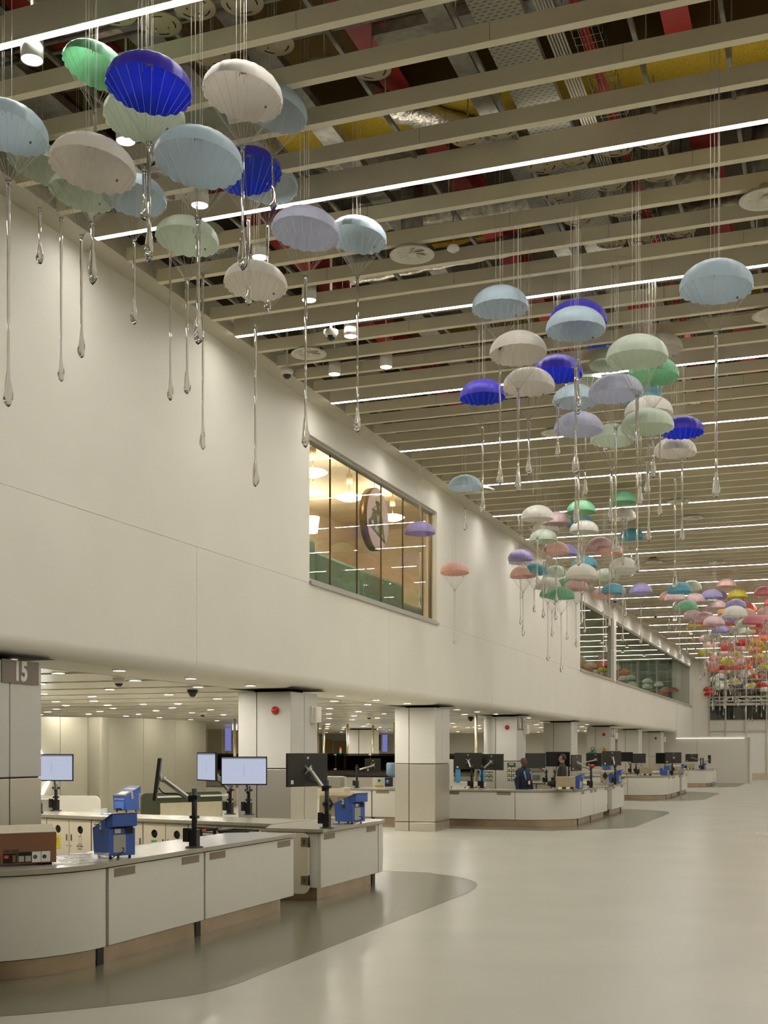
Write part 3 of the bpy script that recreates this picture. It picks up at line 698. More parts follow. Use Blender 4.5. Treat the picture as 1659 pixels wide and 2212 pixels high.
t = thing('smoke_detector', 'small round white smoke detector right of the largest air diffuser', 'detector', on_z(979, 540, 7.80))
MB().lathe([(0.0, -.03), (.03, -.028), (.045, -.01), (.07, 0), (.074, .02), (.06, .05)], 20).build('body', M['white'], t); MB().cyl((0, 0, .05), (0, 0, 2.5), .008, 6).build('stem', M['steel2'], t)

# round beige mounting plates that carry the suspension wires
pl_me = None
for i, (a, b) in enumerate([(347, 55), (420, 18), (523, 8), (592, 97), (455, 120), (803, 152), (700, 150), (1172, 360), (1240, 345), (1330, 322), (1412, 305), (1205, 422), (1318, 398), (1425, 378), (1250, 475), (1345, 455), (1440, 430), (1320, 525), (1385, 512), (1470, 500), (1345, 572), (1080, 280), (1010, 300), (250, 30)]):
    t = thing('mounting_plate', 'round beige slotted plate above the slats holding suspension wires', 'plate', on_z(a, b, 8.14), i * .7, 'round beige mounting plates above the slats')
    t['label'] = 'round beige slotted mounting plate above the slats, ' + (['first', 'second', 'third', 'fourth', 'fifth', 'sixth', 'seventh'][i] + ' of those over the left canopies' if i < 7 else ORD[i - 7].replace('nearest', 'first') + ' of those over the middle canopies')
    if pl_me is None:
        d_ = MB().lathe([(0.0, 0.0), (.17, 0), (.18, .004), (.18, .018), (0, .02)], 32).build('plate', M['disc'], t)
        sl = MB()
        for k in range(4):
            for q in range(4):
                a0 = k * math.pi / 2 + q * .18; sl.X = Matrix.Rotation(a0, 4, 'Z'); sl.box(.12, -.012, -.002, .132, .012, 0)
        sl.X = Matrix.Identity(4)
        s1 = sl.build('slots', M['dark'], t); s1['kind'] = 'stuff'
        c1 = MB().cyl((.05, .05, -.03), (.05, .05, 0), .008, 8).build('bolt', M['chrome'], t); c2_ = MB().cyl((-.06, .02, -.03), (-.06, .02, 0), .008, 8).build('bolt', M['chrome'], t)
        st = MB().cyl((0, 0, .02), (0, 0, 2.16), .008, 8).build('rod', M['steel2'], t)
        pl_me = [('plate', d_.data), ('slots', s1.data), ('bolt', c1.data), ('bolt', c2_.data), ('rod', st.data)]
    else:
        for n_, m_ in pl_me:
            o = inst(n_, m_, t)
            if n_ == 'slots': o['kind'] = 'stuff'

# ------------------------------------------------------------------ services above the slats
def svc(name, label, cat, mb, m, part=None):
    o = mb.build(name, m); tag(o, label, cat); return o
cx_ = [-7.8, -6.6, -5.35, -4.1, -3.0, -1.6, -.85, .35, 1.6]
for i, x in enumerate(cx_):
    svc('carrier_rail', 'thin galvanised carrier rail across the top of the slats, ' + ORD[i].replace('nearest', 'first') + ' from the left wall', 'rail',
        MB().box(x - .02, Y0R + .1, ZS + .24, x + .02, 60, ZS + .28), M['steel2'])
rd = holder('hanger_rods')
del_ = rd
hr = MB().cyl((0, 0, ZS + .28), (0, 0, 10.3), .007, 5).build('rod', M['steel2'], ce); hm = hr.data; hr.location = (-7.8, 8, 0)
bpy.data.objects.remove(del_)
for x in cx_[:8]:
    for k in range(9): inst('rod', hm, ce, (x, 8.9 + 2.1 * k + (x * 1.7) % 1, 0))
for i, x in enumerate((-7.15, -4.3, -1.38, 1.6)):
    mb = MB(); mb.box(x - .13, Y0R + .1, 8.95, x + .13, 45, 8.98); mb.box(x - .13, Y0R + .1, 9.28, x + .13, 45, 9.31); mb.box(x - .01, Y0R + .1, 8.98, x + .01, 45, 9.28)
    svc('steel_beam', 'red oxide painted steel beam above the slats, ' + ORD[i].replace('nearest', 'first') + ' from the left wall', 'beam', mb, M['redsteel'])
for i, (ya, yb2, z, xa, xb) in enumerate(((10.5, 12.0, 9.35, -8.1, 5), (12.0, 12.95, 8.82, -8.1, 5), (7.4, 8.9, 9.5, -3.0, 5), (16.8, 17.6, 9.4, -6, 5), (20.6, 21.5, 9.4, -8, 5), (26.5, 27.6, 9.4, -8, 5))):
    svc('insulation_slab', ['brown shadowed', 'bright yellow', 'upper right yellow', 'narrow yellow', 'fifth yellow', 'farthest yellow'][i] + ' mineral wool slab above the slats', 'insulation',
        MB().box(xa, ya, z, xb, yb2, z + .12), M['wool_shade'] if i == 0 else M['wool'])
mb = MB().box(-8.1, 12.0, 8.95, 5, 12.05, 9.6); svc('insulation_side', 'shade-coloured brown mineral wool side of the yellow insulated beam above the slats', 'insulation', mb, M['wool_shade'])
for i, (x, z, w_) in enumerate(((-7.55, 8.5, .22), (-6.1, 8.7, .16), (-5.0, 8.45, .12))):
    svc('trunking', 'galvanised cable trunking above the left canopies, ' + ['nearest the wall', 'middle one', 'right one'][i], 'duct', MB().box(x - w_, Y0R + .1, z, x + w_, 30, z + .02).box(x - w_, Y0R + .1, z + .02, x - w_ + .01, 30, z + .09).box(x + w_ - .01, Y0R + .1, z + .02, x + w_, 30, z + .09), M['steel2'])
# perforated tray, duct strip, cable bundles run along the hall
svc('cable_tray', 'wide perforated galvanised cable tray running along the hall above the slats', 'tray', MB().box(-2.92, Y0R + .1, 8.35, -2.5, 40, 8.37).box(-2.93, Y0R + .1, 8.35, -2.92, 40, 8.42).box(-2.5, Y0R + .1, 8.35, -2.49, 40, 8.42), M['tray'])
svc('cable_tray', 'long perforated tray low above the slats near the fifth strip', 'tray', MB().box(-6.6, 16.3, 8.3, 4, 16.6, 8.32), M['tray'])
svc('trunking', 'plain grey metal trunking beside the perforated tray', 'duct', MB().box(-3.32, Y0R + .1, 8.35, -3.12, 40, 8.5), M['steel2'])
t = thing('cable_bundle', 'bundle of white cables beside the perforated tray above the slats', 'cables', (0, 0, 0))
for k in range(6): MB().tube([(-2.40 + .028 * k, Y0R + .1, 8.36 + .012 * (k % 3)), (-2.38 + .028 * k, 12, 8.37), (-2.41 + .028 * k, 40, 8.36)], .011, 6).build('cable', M['whitecable'], t)
t = thing('wire_basket', 'steel wire basket with red cables beside the white cables above the slats', 'basket', (0, 0, 0))
for k in range(5): MB().cyl((-2.16 + .06 * k, Y0R + .1, 8.34), (-2.16 + .06 * k, 40, 8.34), .004, 4).build('long_wire', M['steel2'], t)
cwm = MB().tube([(-2.17, 0, 8.42), (-2.17, 0, 8.34), (-1.9, 0, 8.34), (-1.9, 0, 8.42)], .004, 4).build('cross_wire', M['steel2'], t, (0, 7, 0)).data
for k in range(90): inst('cross_wire', cwm, t, (0, 7.1 + .12 * k, 0))
for k in range(3): MB().tube([(-2.10 + .03 * k, Y0R + .1, 8.36), (-2.08 + .03 * k, 14, 8.365), (-2.11 + .03 * k, 40, 8.36)], .014, 6).build('red_cable', M['redcable'], t)
def foil_round(a, b, r, label):
    mb = MB(); n_ = 26; a = Vector(a); b = Vector(b); q = (b - a).to_track_quat('Z', 'Y').to_matrix().to_4x4(); mb.X = Matrix.Translation(a) @ q
    L_ = (b - a).length; mb.lathe([(r * (1 + .06 * ((-1) ** k)), L_ * k / n_) for k in range(n_ + 1)], 16, wob=lambda i, j: 1 + .03 * math.sin(i * 2.3 + j * 1.7))
    svc('foil_duct', label, 'duct', mb, M['foil'])
foil_round((-5.6, 14.0, 8.62), (-1.2, 14.4, 8.6), .17, 'round crinkled foil duct above the slats beside the smoke detector')
foil_round((-6.2, 15.35, 8.5), (-.5, 14.9, 8.5), .13, 'thin round foil duct just in front of the fourth strip light')
foil_round((-1.9, 13.2, 8.8), (3, 13.5, 8.8), .2, 'round foil duct above the slats at the right edge')
foil_round((-4.5, 11.6, 8.7), (-1.5, 15.2, 8.7), .14, 'diagonal foil duct above the third bay')
svc('foil_duct', 'flat foil wrapped duct above the slats left of the red beam', 'duct', MB().box(-6.9, 9.0, 8.8, -4.6, 9.9, 9.1), M['foil'])
svc('foil_duct', 'flat foil wrapped duct above the slats at the top centre', 'duct', MB().box(-4.0, 8.3, 8.9, -3.1, 10.4, 9.2), M['foil'])
svc('foil_duct', 'flat foil wrapped duct above the second and third canopies', 'duct', MB().box(-6.2, 13.1, 9.0, -4.6, 14.2, 9.3), M['foil'])
for i, (y, z) in enumerate(((9.25, 8.45), (9.4, 8.45), (10.2, 8.6), (13.2, 8.35), (13.35, 8.35), (14.9, 8.35), (18.4, 8.4), (7.6, 8.5), (22.2, 8.4))):
    svc('conduit_pipe', 'thin galvanised conduit across the hall above the slats, ' + ORD[i].replace('nearest', 'first') + ' one', 'pipe', MB().cyl((-8.1, y, z), (5, y, z), .022, 8), M['steel2'])
svc('cable_ladder', 'galvanised channel across the hall right of centre above the slats', 'tray', MB().box(-3.9, 10.15, 8.42, -1.75, 10.17, 8.52).box(-3.9, 10.38, 8.42, -1.75, 10.4, 8.52).box(-3.9, 10.17, 8.42, -1.75, 10.38, 8.43), M['steel2'])
svc('orange_cable_box', 'small orange junction box above the slats over the middle canopies', 'box', MB().box(-.35, 0, 0, 0, .2, .12), M['orange']).location = on_z(1410, 662, 8.3)

# ------------------------------------------------------------------ hanging parachutes
W0 = 0.65; RH = 0.30 * W0; GZ = 0.62 * W0
PAL = {'lightblue': ((178, 208, 224), (222, 230, 236), 'light blue'), 'blue': ((84, 66, 205), (70, 112, 255), 'deep blue'), 'cream': ((232, 226, 212), (238, 232, 222), 'creamy white'),
       'palegreen': ((208, 224, 202), (226, 234, 218), 'pale green'), 'green': ((80, 168, 114), (166, 222, 182), 'green'), 'lavender': ((194, 198, 228), (224, 228, 238), 'pale lavender'),
       'purple': ((158, 142, 212), (190, 176, 224), 'purple'), 'teal': ((52, 158, 182), (104, 190, 206), 'teal'), 'pink': ((216, 176, 180), (224, 196, 196), 'dusty pink'),
       'peach': ((238, 190, 174), (240, 204, 190), 'peach'), 'yellow': ((214, 204, 60), (226, 218, 100), 'yellow'), 'orange': ((236, 106, 40), (240, 140, 70), 'orange'),
       'red': ((206, 44, 40), (226, 84, 70), 'red'), 'crimson': ((200, 86, 98), (216, 120, 126), 'crimson'), 'mustard': ((222, 166, 30), (232, 186, 70), 'mustard'), 'white': ((228, 224, 212), (234, 232, 224), 'white')}
can_me = {}
def mixw(rgb, f): return tuple(v + (255 - v) * f for v in rgb)
can_mats = {}
def canopy_mesh(c, far=0):
    if (c, far) in can_me: return can_me[(c, far)]
    RHc = (.32, .35, .37)[far] * W0; AE = R((92, 95, 98)[far])
    mb = MB(); G = 20; S = 3; N = G * S; rings = 8
    for layer, (off, mi) in enumerate(((0, 0), (0.004, 1))):
        mb.m = mi; vs = []; fs = []
        for j in range(1, rings + 1):
            t_ = j / rings * AE
            for i in range(N):
                seam = (i % S == 0); a = 2 * math.pi * i / N
                r = (W0 / 2 - off) * math.sin(t_) * (0.968 if seam else 1.0) ** (0.4 + 0.6 * j / rings); z = (RHc - off) * math.cos(t_)
                if j == rings and not seam: z -= 0.009
                if j == rings and off: z -= 0.0
                vs.append((r * math.cos(a), r * math.sin(a), z))
        for j in range(rings - 1):
            for i in range(N):
                i2 = (i + 1) % N; q = (j * N + i, (j + 1) * N + i, (j + 1) * N + i2, j * N + i2); fs.append(q if layer == 0 else q[::-1])
        n0 = len(vs); vs.append((0, 0, RHc - off))
        for i in range(N): fs.append((n0, i, (i + 1) % N) if layer == 0 else (n0, (i + 1) % N, i))
        mb.add(vs, fs, True)
    if c not in can_mats:
        f = 0.0 if c in ('red', 'orange', 'yellow', 'mustard') else .12 if c == 'blue' else .34
        can_mats[c] = [fabric(c + '_outer', mixw(PAL[c][0], f * (0 if c == 'blue' else 1)), .45), fabric(c + '_lining', mixw(PAL[c][1], 0 if c == 'blue' else max(f, .15)), .5)]
    me_o = mb.build('canopy', can_mats[c])
    me = me_o.data; bpy.data.objects.remove(me_o); can_me[(c, far)] = me; return me
cord_me = {}
def cord_mesh(rx, ry):
    k = (round(rx, 2), round(ry, 2))
    if k in cord_me: return cord_me[k]
    X = Matrix.Rotation(rx, 4, 'X') @ Matrix.Rotation(ry, 4, 'Y'); mb = MB()
    for i in range(20):
        a = 2 * math.pi * i / 20
        p = Vector((W0 / 2 * .955 * math.cos(a), W0 / 2 * .955 * math.sin(a), RH * math.cos(R(95)) + .002)); p = X @ p + Vector((0, 0, GZ))
        mb.cyl((0.012 * math.cos(a), 0.012 * math.sin(a), -.01), p, .0011, 3)
    o = mb.build('rigging_cords', M['cord']); cord_me[k] = o.data; bpy.data.objects.remove(o); return cord_me[k]
def drop_mesh(L, seed):
    rnd = random.Random(seed); mb = MB(); rb = rnd.uniform(.033, .040); bl = rnd.uniform(.22, .36)
    pr_ = [(0.0, 0.0), (.024, -.002), (.026, -.008), (.018, -.016), (.0175, -.05)]
    n_ = 5
    for q in range(1, n_ + 1):
        f = q / n_; pr_.append((.0175 - .006 * min(1, L * f / .7), -.05 - (L - bl - .05) * f))
    z0 = L - bl
    for f, r in ((.12, .36), (.28, .50), (.45, .70), (.6, .88), (.72, 1.0), (.82, .97), (.9, .74), (.96, .42), (1.0, 0.0)): pr_.append((rb * r, -z0 - bl * f))
    ph = rnd.uniform(0, 6)
    mb.lathe(pr_[::-1], 14, wob=lambda i, j: 1 + (.13 * math.sin(i * 1.35 + (len(pr_) - j) * 1.1 + ph) if j < 8 else .02 * math.sin(i * .9 + ph)))
    return mb
wire_me = None; tag_me = None; cap_me = None
pend = []
def pendant(cx, cy_, w, c, bot=None, tilt=(0, 0), cl=1, L=None, d=None):
    d = d or W0 * FOC / w
    p = on_d(cx, cy_, d)
    g = Vector((p.x, p.y, p.z - .15 * W0 - GZ))
    if bot: L = (bot - proj(g)[1]) * d / FOC
    if L is None: L = random.uniform(.45, 1.5)
    L = max(.42, L)
    k = w * d / (FOC * W0)
    if k < .97 or k > 1.03: g.z += (.15 * W0 + GZ) * (1 - k)
    else: k = 1.0
    if cl == 5 and any((q[0] - g).xy.length < .60 + .0 * L for q in pend): return
    pend.append([g, c, L, tilt, cl, w, k])
def cl(items, ox, oy, s, n_):
    for it in items:
        x0, x1, y0, y1, c = it[:5]; bot = it[5] if len(it) > 5 else None
        pendant(ox + (x0 + x1) / 2 / s, oy + (y0 + y1) / 2 / s, (x1 - x0) / s, c, (oy + bot / s) if bot else None, cl=n_)
# nearest group, top left
for a in [(205, 127, 144, 'green', 458, (8, 14)), (322, 162, 188, 'blue', 567, (-3, 4)), (524, 180, 176, 'cream', 585, (2, 7)), (590, 217, 152, 'lightblue', 458, (4, 14)),
          (312, 228, 176, 'palegreen', 405, (0, 0)), (425, 240, 140, 'palegreen', 516, (0, 10)), (18, 258, 172, 'lightblue', 880, (2, 8)), (86, 340, 142, 'palegreen', 571, (5, 12)),
          (200, 335, 188, 'cream', 616, (0, 5)), (428, 322, 194, 'lightblue', 745, (0, 3)), (537, 355, 144, 'blue', 661, (-4, -10)), (578, 382, 132, 'lightblue', 674, (0, 0)),
          (176, 400, 140, 'palegreen', 774, (0, 8)), (290, 408, 140, 'lightblue', 702, (0, 3)), (368, 385, 120, 'cream', 866, (0, 6)), (20, 357, 100, 'cream', None, (0, 0)),
          (404, 498, 138, 'palegreen', 852, (0, 4)), (438, 500, 116, 'palegreen', 972, (0, 6)), (552, 594, 138, 'cream', 1052, (0, 2)), (660, 480, 150, 'lavender', 968, (0, 4)), (772, 496, 128, 'lightblue', 935, (0, 6)),
          (132, 372, 128, 'cream', 825, (0, 4))]:
    pendant(a[0], a[1], a[2], a[3], a[4], (R(-7 - a[5][0] * .4), R(a[5][1])), 1, d=9.9 if a[0] == 205 else None)
S2 = 2.3734
cl([(140, 430, 70, 238, 'lightblue', 1110), (537, 833, 145, 310, 'blue', 750), (520, 825, 195, 335, 'lightblue', 1060), (231, 525, 310, 467, 'cream', 1150), (300, 565, 500, 632, 'cream', 1058), (77, 315, 560, 683, 'blue', 1255),
    (453, 708, 434, 565, 'blue', 970), (722, 930, 333, 445, 'blue'), (743, 960, 390, 515, 'palegreen', 1285), (830, 1145, 330, 487, 'palegreen', 1560), (990, 1220, 305, 455, 'cream', 1270), (940, 1200, 450, 572, 'green', 1075),
    (1150, 1295, 415, 533, 'lightblue'), (620, 825, 508, 600, 'palegreen'), (555, 790, 587, 705, 'lightblue', 1310), (738, 1018, 530, 672, 'lavender', 1450), (895, 1115, 570, 680, 'teal'), (925, 1170, 655, 755, 'cream', 1400),
    (805, 940, 710, 800, 'green', 1590), (562, 812, 725, 850, 'lavender'), (905, 1175, 710, 838, 'palegreen', 1140), (748, 970, 790, 900, 'palegreen', 1600), (1107, 1330, 755, 852, 'blue', 1400), (920, 1080, 880, 980, 'palegreen'),
    (1075, 1290, 848, 970, 'cream', 1640), (18, 193, 1055, 1135, 'lightblue', 1310)], 960, 580, S2, 2)
pendant(1547, 597, 156, 'lightblue', 1076, cl=2); pendant(907, 1140, 67, 'purple', 1312, cl=2); pendant(982, 1226, 63, 'peach', 1391, cl=2)
S3 = 2.8653
cl([(130, 332, 208, 292, 'white'), (262, 437, 247, 320, 'pink'), (197, 365, 307, 372, 'white'), (181, 356, 357, 427, 'palegreen'), (414, 592, 175, 252, 'green'), (410, 580, 265, 335, 'teal'), (432, 610, 302, 370, 'white'),
    (614, 770, 125, 200, 'purple'), (673, 850, 107, 200, 'green'), (676, 840, 222, 290, 'white'), (738, 890, 349, 412, 'teal'), (535, 700, 400, 475, 'pink'), (595, 760, 440, 502, 'peach'), (261, 428, 430, 502, 'peach'),
    (325, 478, 447, 507, 'purple'), (50, 207, 480, 545, 'purple'), (55, 205, 510, 560, 'white'), (62, 225, 585, 645, 'peach'), (132, 295, 565, 628, 'teal'), (270, 415, 580, 640, 'palegreen'), (447, 602, 520, 585, 'teal'),
    (412, 600, 580, 635, 'white'), (430, 588, 600, 665, 'pink'), (575, 735, 590, 672, 'palegreen'), (675, 845, 527, 600, 'white'), (695, 857, 555, 622, 'white'), (217, 377, 652, 718, 'white'), (340, 490, 655, 720, 'green'),
    (396, 548, 665, 728, 'peach'), (245, 400, 710, 770, 'green'), (297, 462, 715, 780, 'green'), (622, 775, 690, 750, 'teal'), (563, 715, 720, 772, 'peach'), (802, 942, 692, 743, 'purple', 1065)], 1080, 1020, S3, 3)
cl([(1035, 1187, 685, 740, 'teal'), (1125, 1248, 672, 722, 'palegreen'), (1342, 1462, 660, 710, 'peach'), (985, 1110, 740, 782, 'peach'), (1020, 1150, 740, 792, 'pink'), (1140, 1270, 750, 805, 'pink'), (1225, 1345, 753, 800, 'palegreen'),
    (1245, 1375, 725, 780, 'purple'), (1290, 1408, 732, 780, 'purple'), (1410, 1530, 735, 768, 'yellow'), (1405, 1515, 748, 795, 'red'), (1572, 1700, 713, 755, 'crimson'), (1635, 1740, 780, 820, 'red'), (1088, 1224, 798, 845, 'green'),
    (1280, 1400, 795, 840, 'pink'), (1396, 1522, 790, 835, 'purple'), (1490, 1588, 818, 850, 'orange'), (1347, 1450, 838, 875, 'mustard'), (1377, 1530, 835, 885, 'white'), (1470, 1587, 850, 888, 'peach'), (1593, 1710, 835, 880, 'peach'),
    (1066, 1170, 795, 838, 'white'), (1135, 1250, 855, 900, 'pink'), (1202, 1330, 868, 915, 'pink'), (1258, 1390, 895, 940, 'pink'), (1357, 1470, 875, 915, 'purple'), (1340, 1440, 900, 935, 'orange'), (1500, 1628, 890, 935, 'crimson'),
    (1160, 1260, 920, 955, 'yellow'), (1225, 1325, 915, 955, 'orange'), (1312, 1422, 948, 990, 'purple'), (1465, 1580, 905, 955, 'palegreen'), (1475, 1575, 940, 970, 'yellow'), (1540, 1640, 960, 1000, 'orange'), (1597, 1700, 960, 1000, 'crimson')], 1080, 1020, S3, 4)
fc = ['orange', 'pink', 'yellow', 'peach', 'red', 'white', 'crimson', 'mustard', 'yellow', 'orange', 'palegreen', 'peach', 'orange']
rf = random.Random(11); k = 0
for i in range(230):
    if len(pend) > 272: break
    px_ = rf.uniform(1500, 1672); f = rf.random(); py_ = 1335 + 158 * f ** 1.1 + rf.uniform(-8, 8); wpx = 38 - 17 * f + rf.uniform(-2, 2)
    if px_ < 1510 + 22 * f: px_ += 25
    pendant(px_, py_, wpx, fc[(i * 5) % len(fc)] if f < .8 else rf.choice(['white', 'palegreen', 'yellow', 'peach', 'red', 'white']), cl=5, L=rf.uniform(.6, 1.9))
CLN = {1: 'in the nearest group', 2: 'in the second group', 3: 'in the third group', 4: 'in the fourth group', 5: 'in the dense farthest group'}
from collections import defaultdict
byc = defaultdict(list)
for q in pend: byc[(q[4], q[1])].append(q)
for (c_, colr), L_ in byc.items():
    L_.sort(key=lambda q: proj(q[0])[0])
    for i, q in enumerate(L_):
        rank = ', only one of its colour' if len(L_) == 1 else (', leftmost of its colour' if i == 0 else ', rightmost of its colour' if i == len(L_) - 1 else ', ' + ORD[i] + ' of its colour from left')
        q.append(PAL[colr][2] + ' parachute ' + CLN[c_] + rank)
for i, (g, c, L_, tl, cln, w_, ks_, lab) in enumerate(pend):
    t = thing('parachute_pendant', lab, 'parachute', g, (i * 1.7) % 6.28 if tl == (0, 0) else 0, 'hanging parachutes with glass drops')
    if tl == (0, 0): tl = (R(((i * 7) % 5) - 2 - (2 if cln < 3 else 0)), R(((i * 3) % 5) - 2)); t.rotation_euler.z = 0 if cln < 3 else t.rotation_euler.z
    tl = (round(tl[0], 2), round(tl[1], 2))
    t.scale = (ks_, ks_, ks_); wz = (10.3 - g.z) / ks_
    o = inst('canopy', canopy_mesh(c, 0 if cln == 1 else 1 if cln == 2 else 2), t, (0, 0, GZ)); o.rotation_euler = (Matrix.Rotation(tl[0], 4, 'X') @ Matrix.Rotation(tl[1], 4, 'Y')).to_euler()
    inst('rigging_cords', cord_mesh(*tl), t)
    drop_mesh(L_, i).build('glass_drop', M['glass'], t)
    if wire_me is None:
        mb = MB()
        for k in range(4): a = k * 1.57 + .3; rr_ = (.03, .07, .05, .09)[k]; mb.cyl((rr_ * math.cos(a), rr_ * math.sin(a), -.02), (rr_ * math.cos(a), rr_ * math.sin(a), 1), .002, 4)
        wo = mb.build('suspension_wires', M['wire'], t); wire_me = wo.data
    else: wo = inst('suspension_wires', wire_me, t)
    wo.location = (0, 0, GZ + RH * .97); wo.scale = (1, 1, wz - GZ - RH * .97)
    if cln < 3:
        if cap_me is None:
            co = MB().lathe([(0, RH - .02), (.02, RH - .018), (.02, RH - .008)], 10).cyl((.028, 0, RH - .006), (.028, 0, RH - .035), .004, 6).cyl((-.028, 0, RH - .006), (-.028, 0, RH - .035), .004, 6).build('apex_fitting', M['disc'], t, (0, 0, GZ)); cap_me = co.data
            to = MB(); to.X = Matrix.Translation((.18, .05, -.10 + GZ)) @ Matrix.Rotation(R(90), 4, 'X'); to.lathe([(0, 0), (.013, 0), (.013, .003), (0, .003)], 6); tg = to.build('tag', M['tag'], t); tag_me = tg.data
        else:
            inst('apex_fitting', cap_me, t, (0, 0, GZ))
            if i % 2 == 0: inst('tag', tag_me, t)
# ------------------------------------------------------------------ recessed downlights of the lower hall
from collections import defaultdict
DL = defaultdict(list)
dl_me = None
def region(px_):
    return ('left of the beacon column' if px_ < 515 else 'between beacon and lone columns' if px_ < 856 else
            'between lone column and column 16' if px_ < 1049 else 'beyond column 16')
def recessed(px_, py_, z, wh):
    global dl_me
    p = on_z(px_, py_, z)
    if p.y > 71.5: return
    lab = 'small round downlight in the ' + wh + ' ' + region(px_)
    t = thing('recessed_downlight', lab, 'light', p, 0, lab.replace('small round downlight', 'downlights')); DL[lab].append(t)
    soft = wh.startswith('smooth')
    if soft and dl_me is not None:
        o = inst('lens', dl_me[0].copy(), t); o.data.materials[0] = M['downsoft']; inst('trim_ring', dl_me[1], t)
    elif dl_me is None:
        a = MB().lathe([(.0, 0.004), (.078, .004), (.08, .008)], 18).build('lens', M['down'], t); b = MB().lathe([(.08, .006), (.082, -.004), (.098, -.004), (.10, .002), (.10, .02)], 18).build('trim_ring', M['white'], t); dl_me = (a.data, b.data)
    else: inst('lens', dl_me[0], t); inst('trim_ring', dl_me[1], t)
ZP = SOF + .004
for x, y in ((418, 180), (290, 255), (785, 296), (660, 347), (400, 384), (672, 379), (470, 411), (770, 409), (400, 437), (810, 431), (343, 457), (290, 477), (637, 472), (715, 454), (1025, 402), (905, 487), (815, 500), (1118, 449),
             (995, 474), (1235, 428), (1142, 498), (1208, 334), (1558, 364), (1420, 279), (968, 233), (1507, 442), (1377, 464), (1365, 512), (1558, 520), (1602, 478)): recessed(x / 3.318, 1400 + y / 3.318, ZP, 'plank ceiling')
for x, y in ((920, 227), (1217, 257), (882, 293), (1135, 320), (877, 340), (1365, 339), (1100, 358), (875, 380), (1082, 391), (1306, 377), (860, 434), (860, 454), (855, 472), (1027, 443), (1227, 431), (1010, 462), (1180, 452), (1330, 460),
             (995, 479), (1297, 477), (1425, 485), (1380, 497), (985, 504), (850, 508)): recessed(500 + x / 4.1475, 1460 + y / 4.1475, ZP, 'plank ceiling')
for x, y in ((588, 156), (700, 240), (512, 252), (614, 260), (706, 266), (525, 275), (537, 290), (617, 296), (628, 309), (495, 225), (1092, 292), (1183, 258), (1505, 251), (1510, 305), (1530, 286), (1475, 283)): recessed(840 + x / 3.606, 1500 + y / 3.606, ZP, 'plank ceiling')
for x, y in ((855, 162), (1368, 219)): recessed(x / 3.318, 1400 + y / 3.318, SOF - .012, 'smooth soffit')
for x, y in ((170, 88), (978, 180), (1295, 217), (1575, 248)): recessed(500 + x / 4.1475, 1460 + y / 4.1475, SOF - .012, 'smooth soffit')
for x, y in ((530, 119), (692, 136), (838, 154), (1088, 183), (1182, 217), (1545, 235)): recessed(840 + x / 3.606, 1500 + y / 3.606, SOF - .012, 'smooth soffit')
for Yq in (8.0, 11.5): recessed(*proj((-8.95, Yq, SOF - .012)), SOF - .012, 'smooth soffit')
for Xq, Yq in ((-10.6, 11.0), (-12.6, 9.0), (-11.0, 14.2), (-13.5, 13.0), (-16, 17)):
    p = proj((Xq, Yq, ZP)); recessed(p[0], p[1], ZP, 'plank ceiling')
for Xq in (-12.4, -16.2, -20.0, -24.0):
    for Yq in (44.0, 48.5, 53.0, 58.0, 63.0, 68.0):
        p = proj((Xq + (Yq * 1.3) % 2, Yq, ZP)); recessed(p[0], p[1], ZP, 'plank ceiling')
for Xq in (-14.0, -18.0, -22.0):
    for Yq in (14.0, 19.0, 24.0):
        p = proj((Xq, Yq, ZP)); recessed(p[0], p[1], ZP, 'plank ceiling')
for lab, L_ in DL.items():
    if len(L_) < 2: continue
    L_.sort(key=lambda t_: t_.location.y)
    rows = [L_[i:i + 4] for i in range(0, len(L_), 4)]
    for ri, rw in enumerate(rows):
        rw.sort(key=lambda t_: proj(t_.location)[0])
        for ci, t_ in enumerate(rw):
            w0 = ['left', 'second', 'third', 'right'][ci] if len(rw) == 4 else ['left', 'middle', 'right'][ci] if len(rw) == 3 else ['left', 'right'][ci] if len(rw) == 2 else 'only'
            t_['label'] = w0 + ' downlight of the ' + ORD[ri] + ' row in the ' + lab.split(' in the ')[1]
def ray_floor(px_, d): return on_d(px_, HOR, d)

# cream partition behind the nearest station
pw = holder('wall_partition')
pp = [(40, 28.2), (76, 28.4), (130, 28.8), (190, 29.2), (205, 29.0), (220, 28.9), (235, 29.2), (310, 30.1), (378, 31.4), (445, 32.9)]
pts = [ray_floor(a, b) for a, b in pp]
def wall_seg(A, B, z1, name, m, par, th=.08, z0=0):
    A = Vector((A.x, A.y)); B = Vector((B.x, B.y)); dd = (B - A).normalized(); nn = Vector((-dd.y, dd.x)) * th
    if nn.y < 0: nn = -nn
    g_ = dd * .006
    return MB().prism([tuple(A + g_), tuple(B - g_), tuple(B - g_ + nn), tuple(A + g_ + nn)], z0, z1).build(name, m, par)
for i in (0, 1, 2, 6, 7, 8): wall_seg(pts[i], pts[i + 1], 2.72, 'wall_panel', M['partition'], pw)
cpts = smooth_curve([tuple(pts[i].xy) for i in (3, 4, 5, 6)], 6)
MB().prism(cpts + [(x - .02, y + .08) for x, y in cpts[::-1]], 0, 2.72).build('curved_wall_panel', M['partition'], pw)
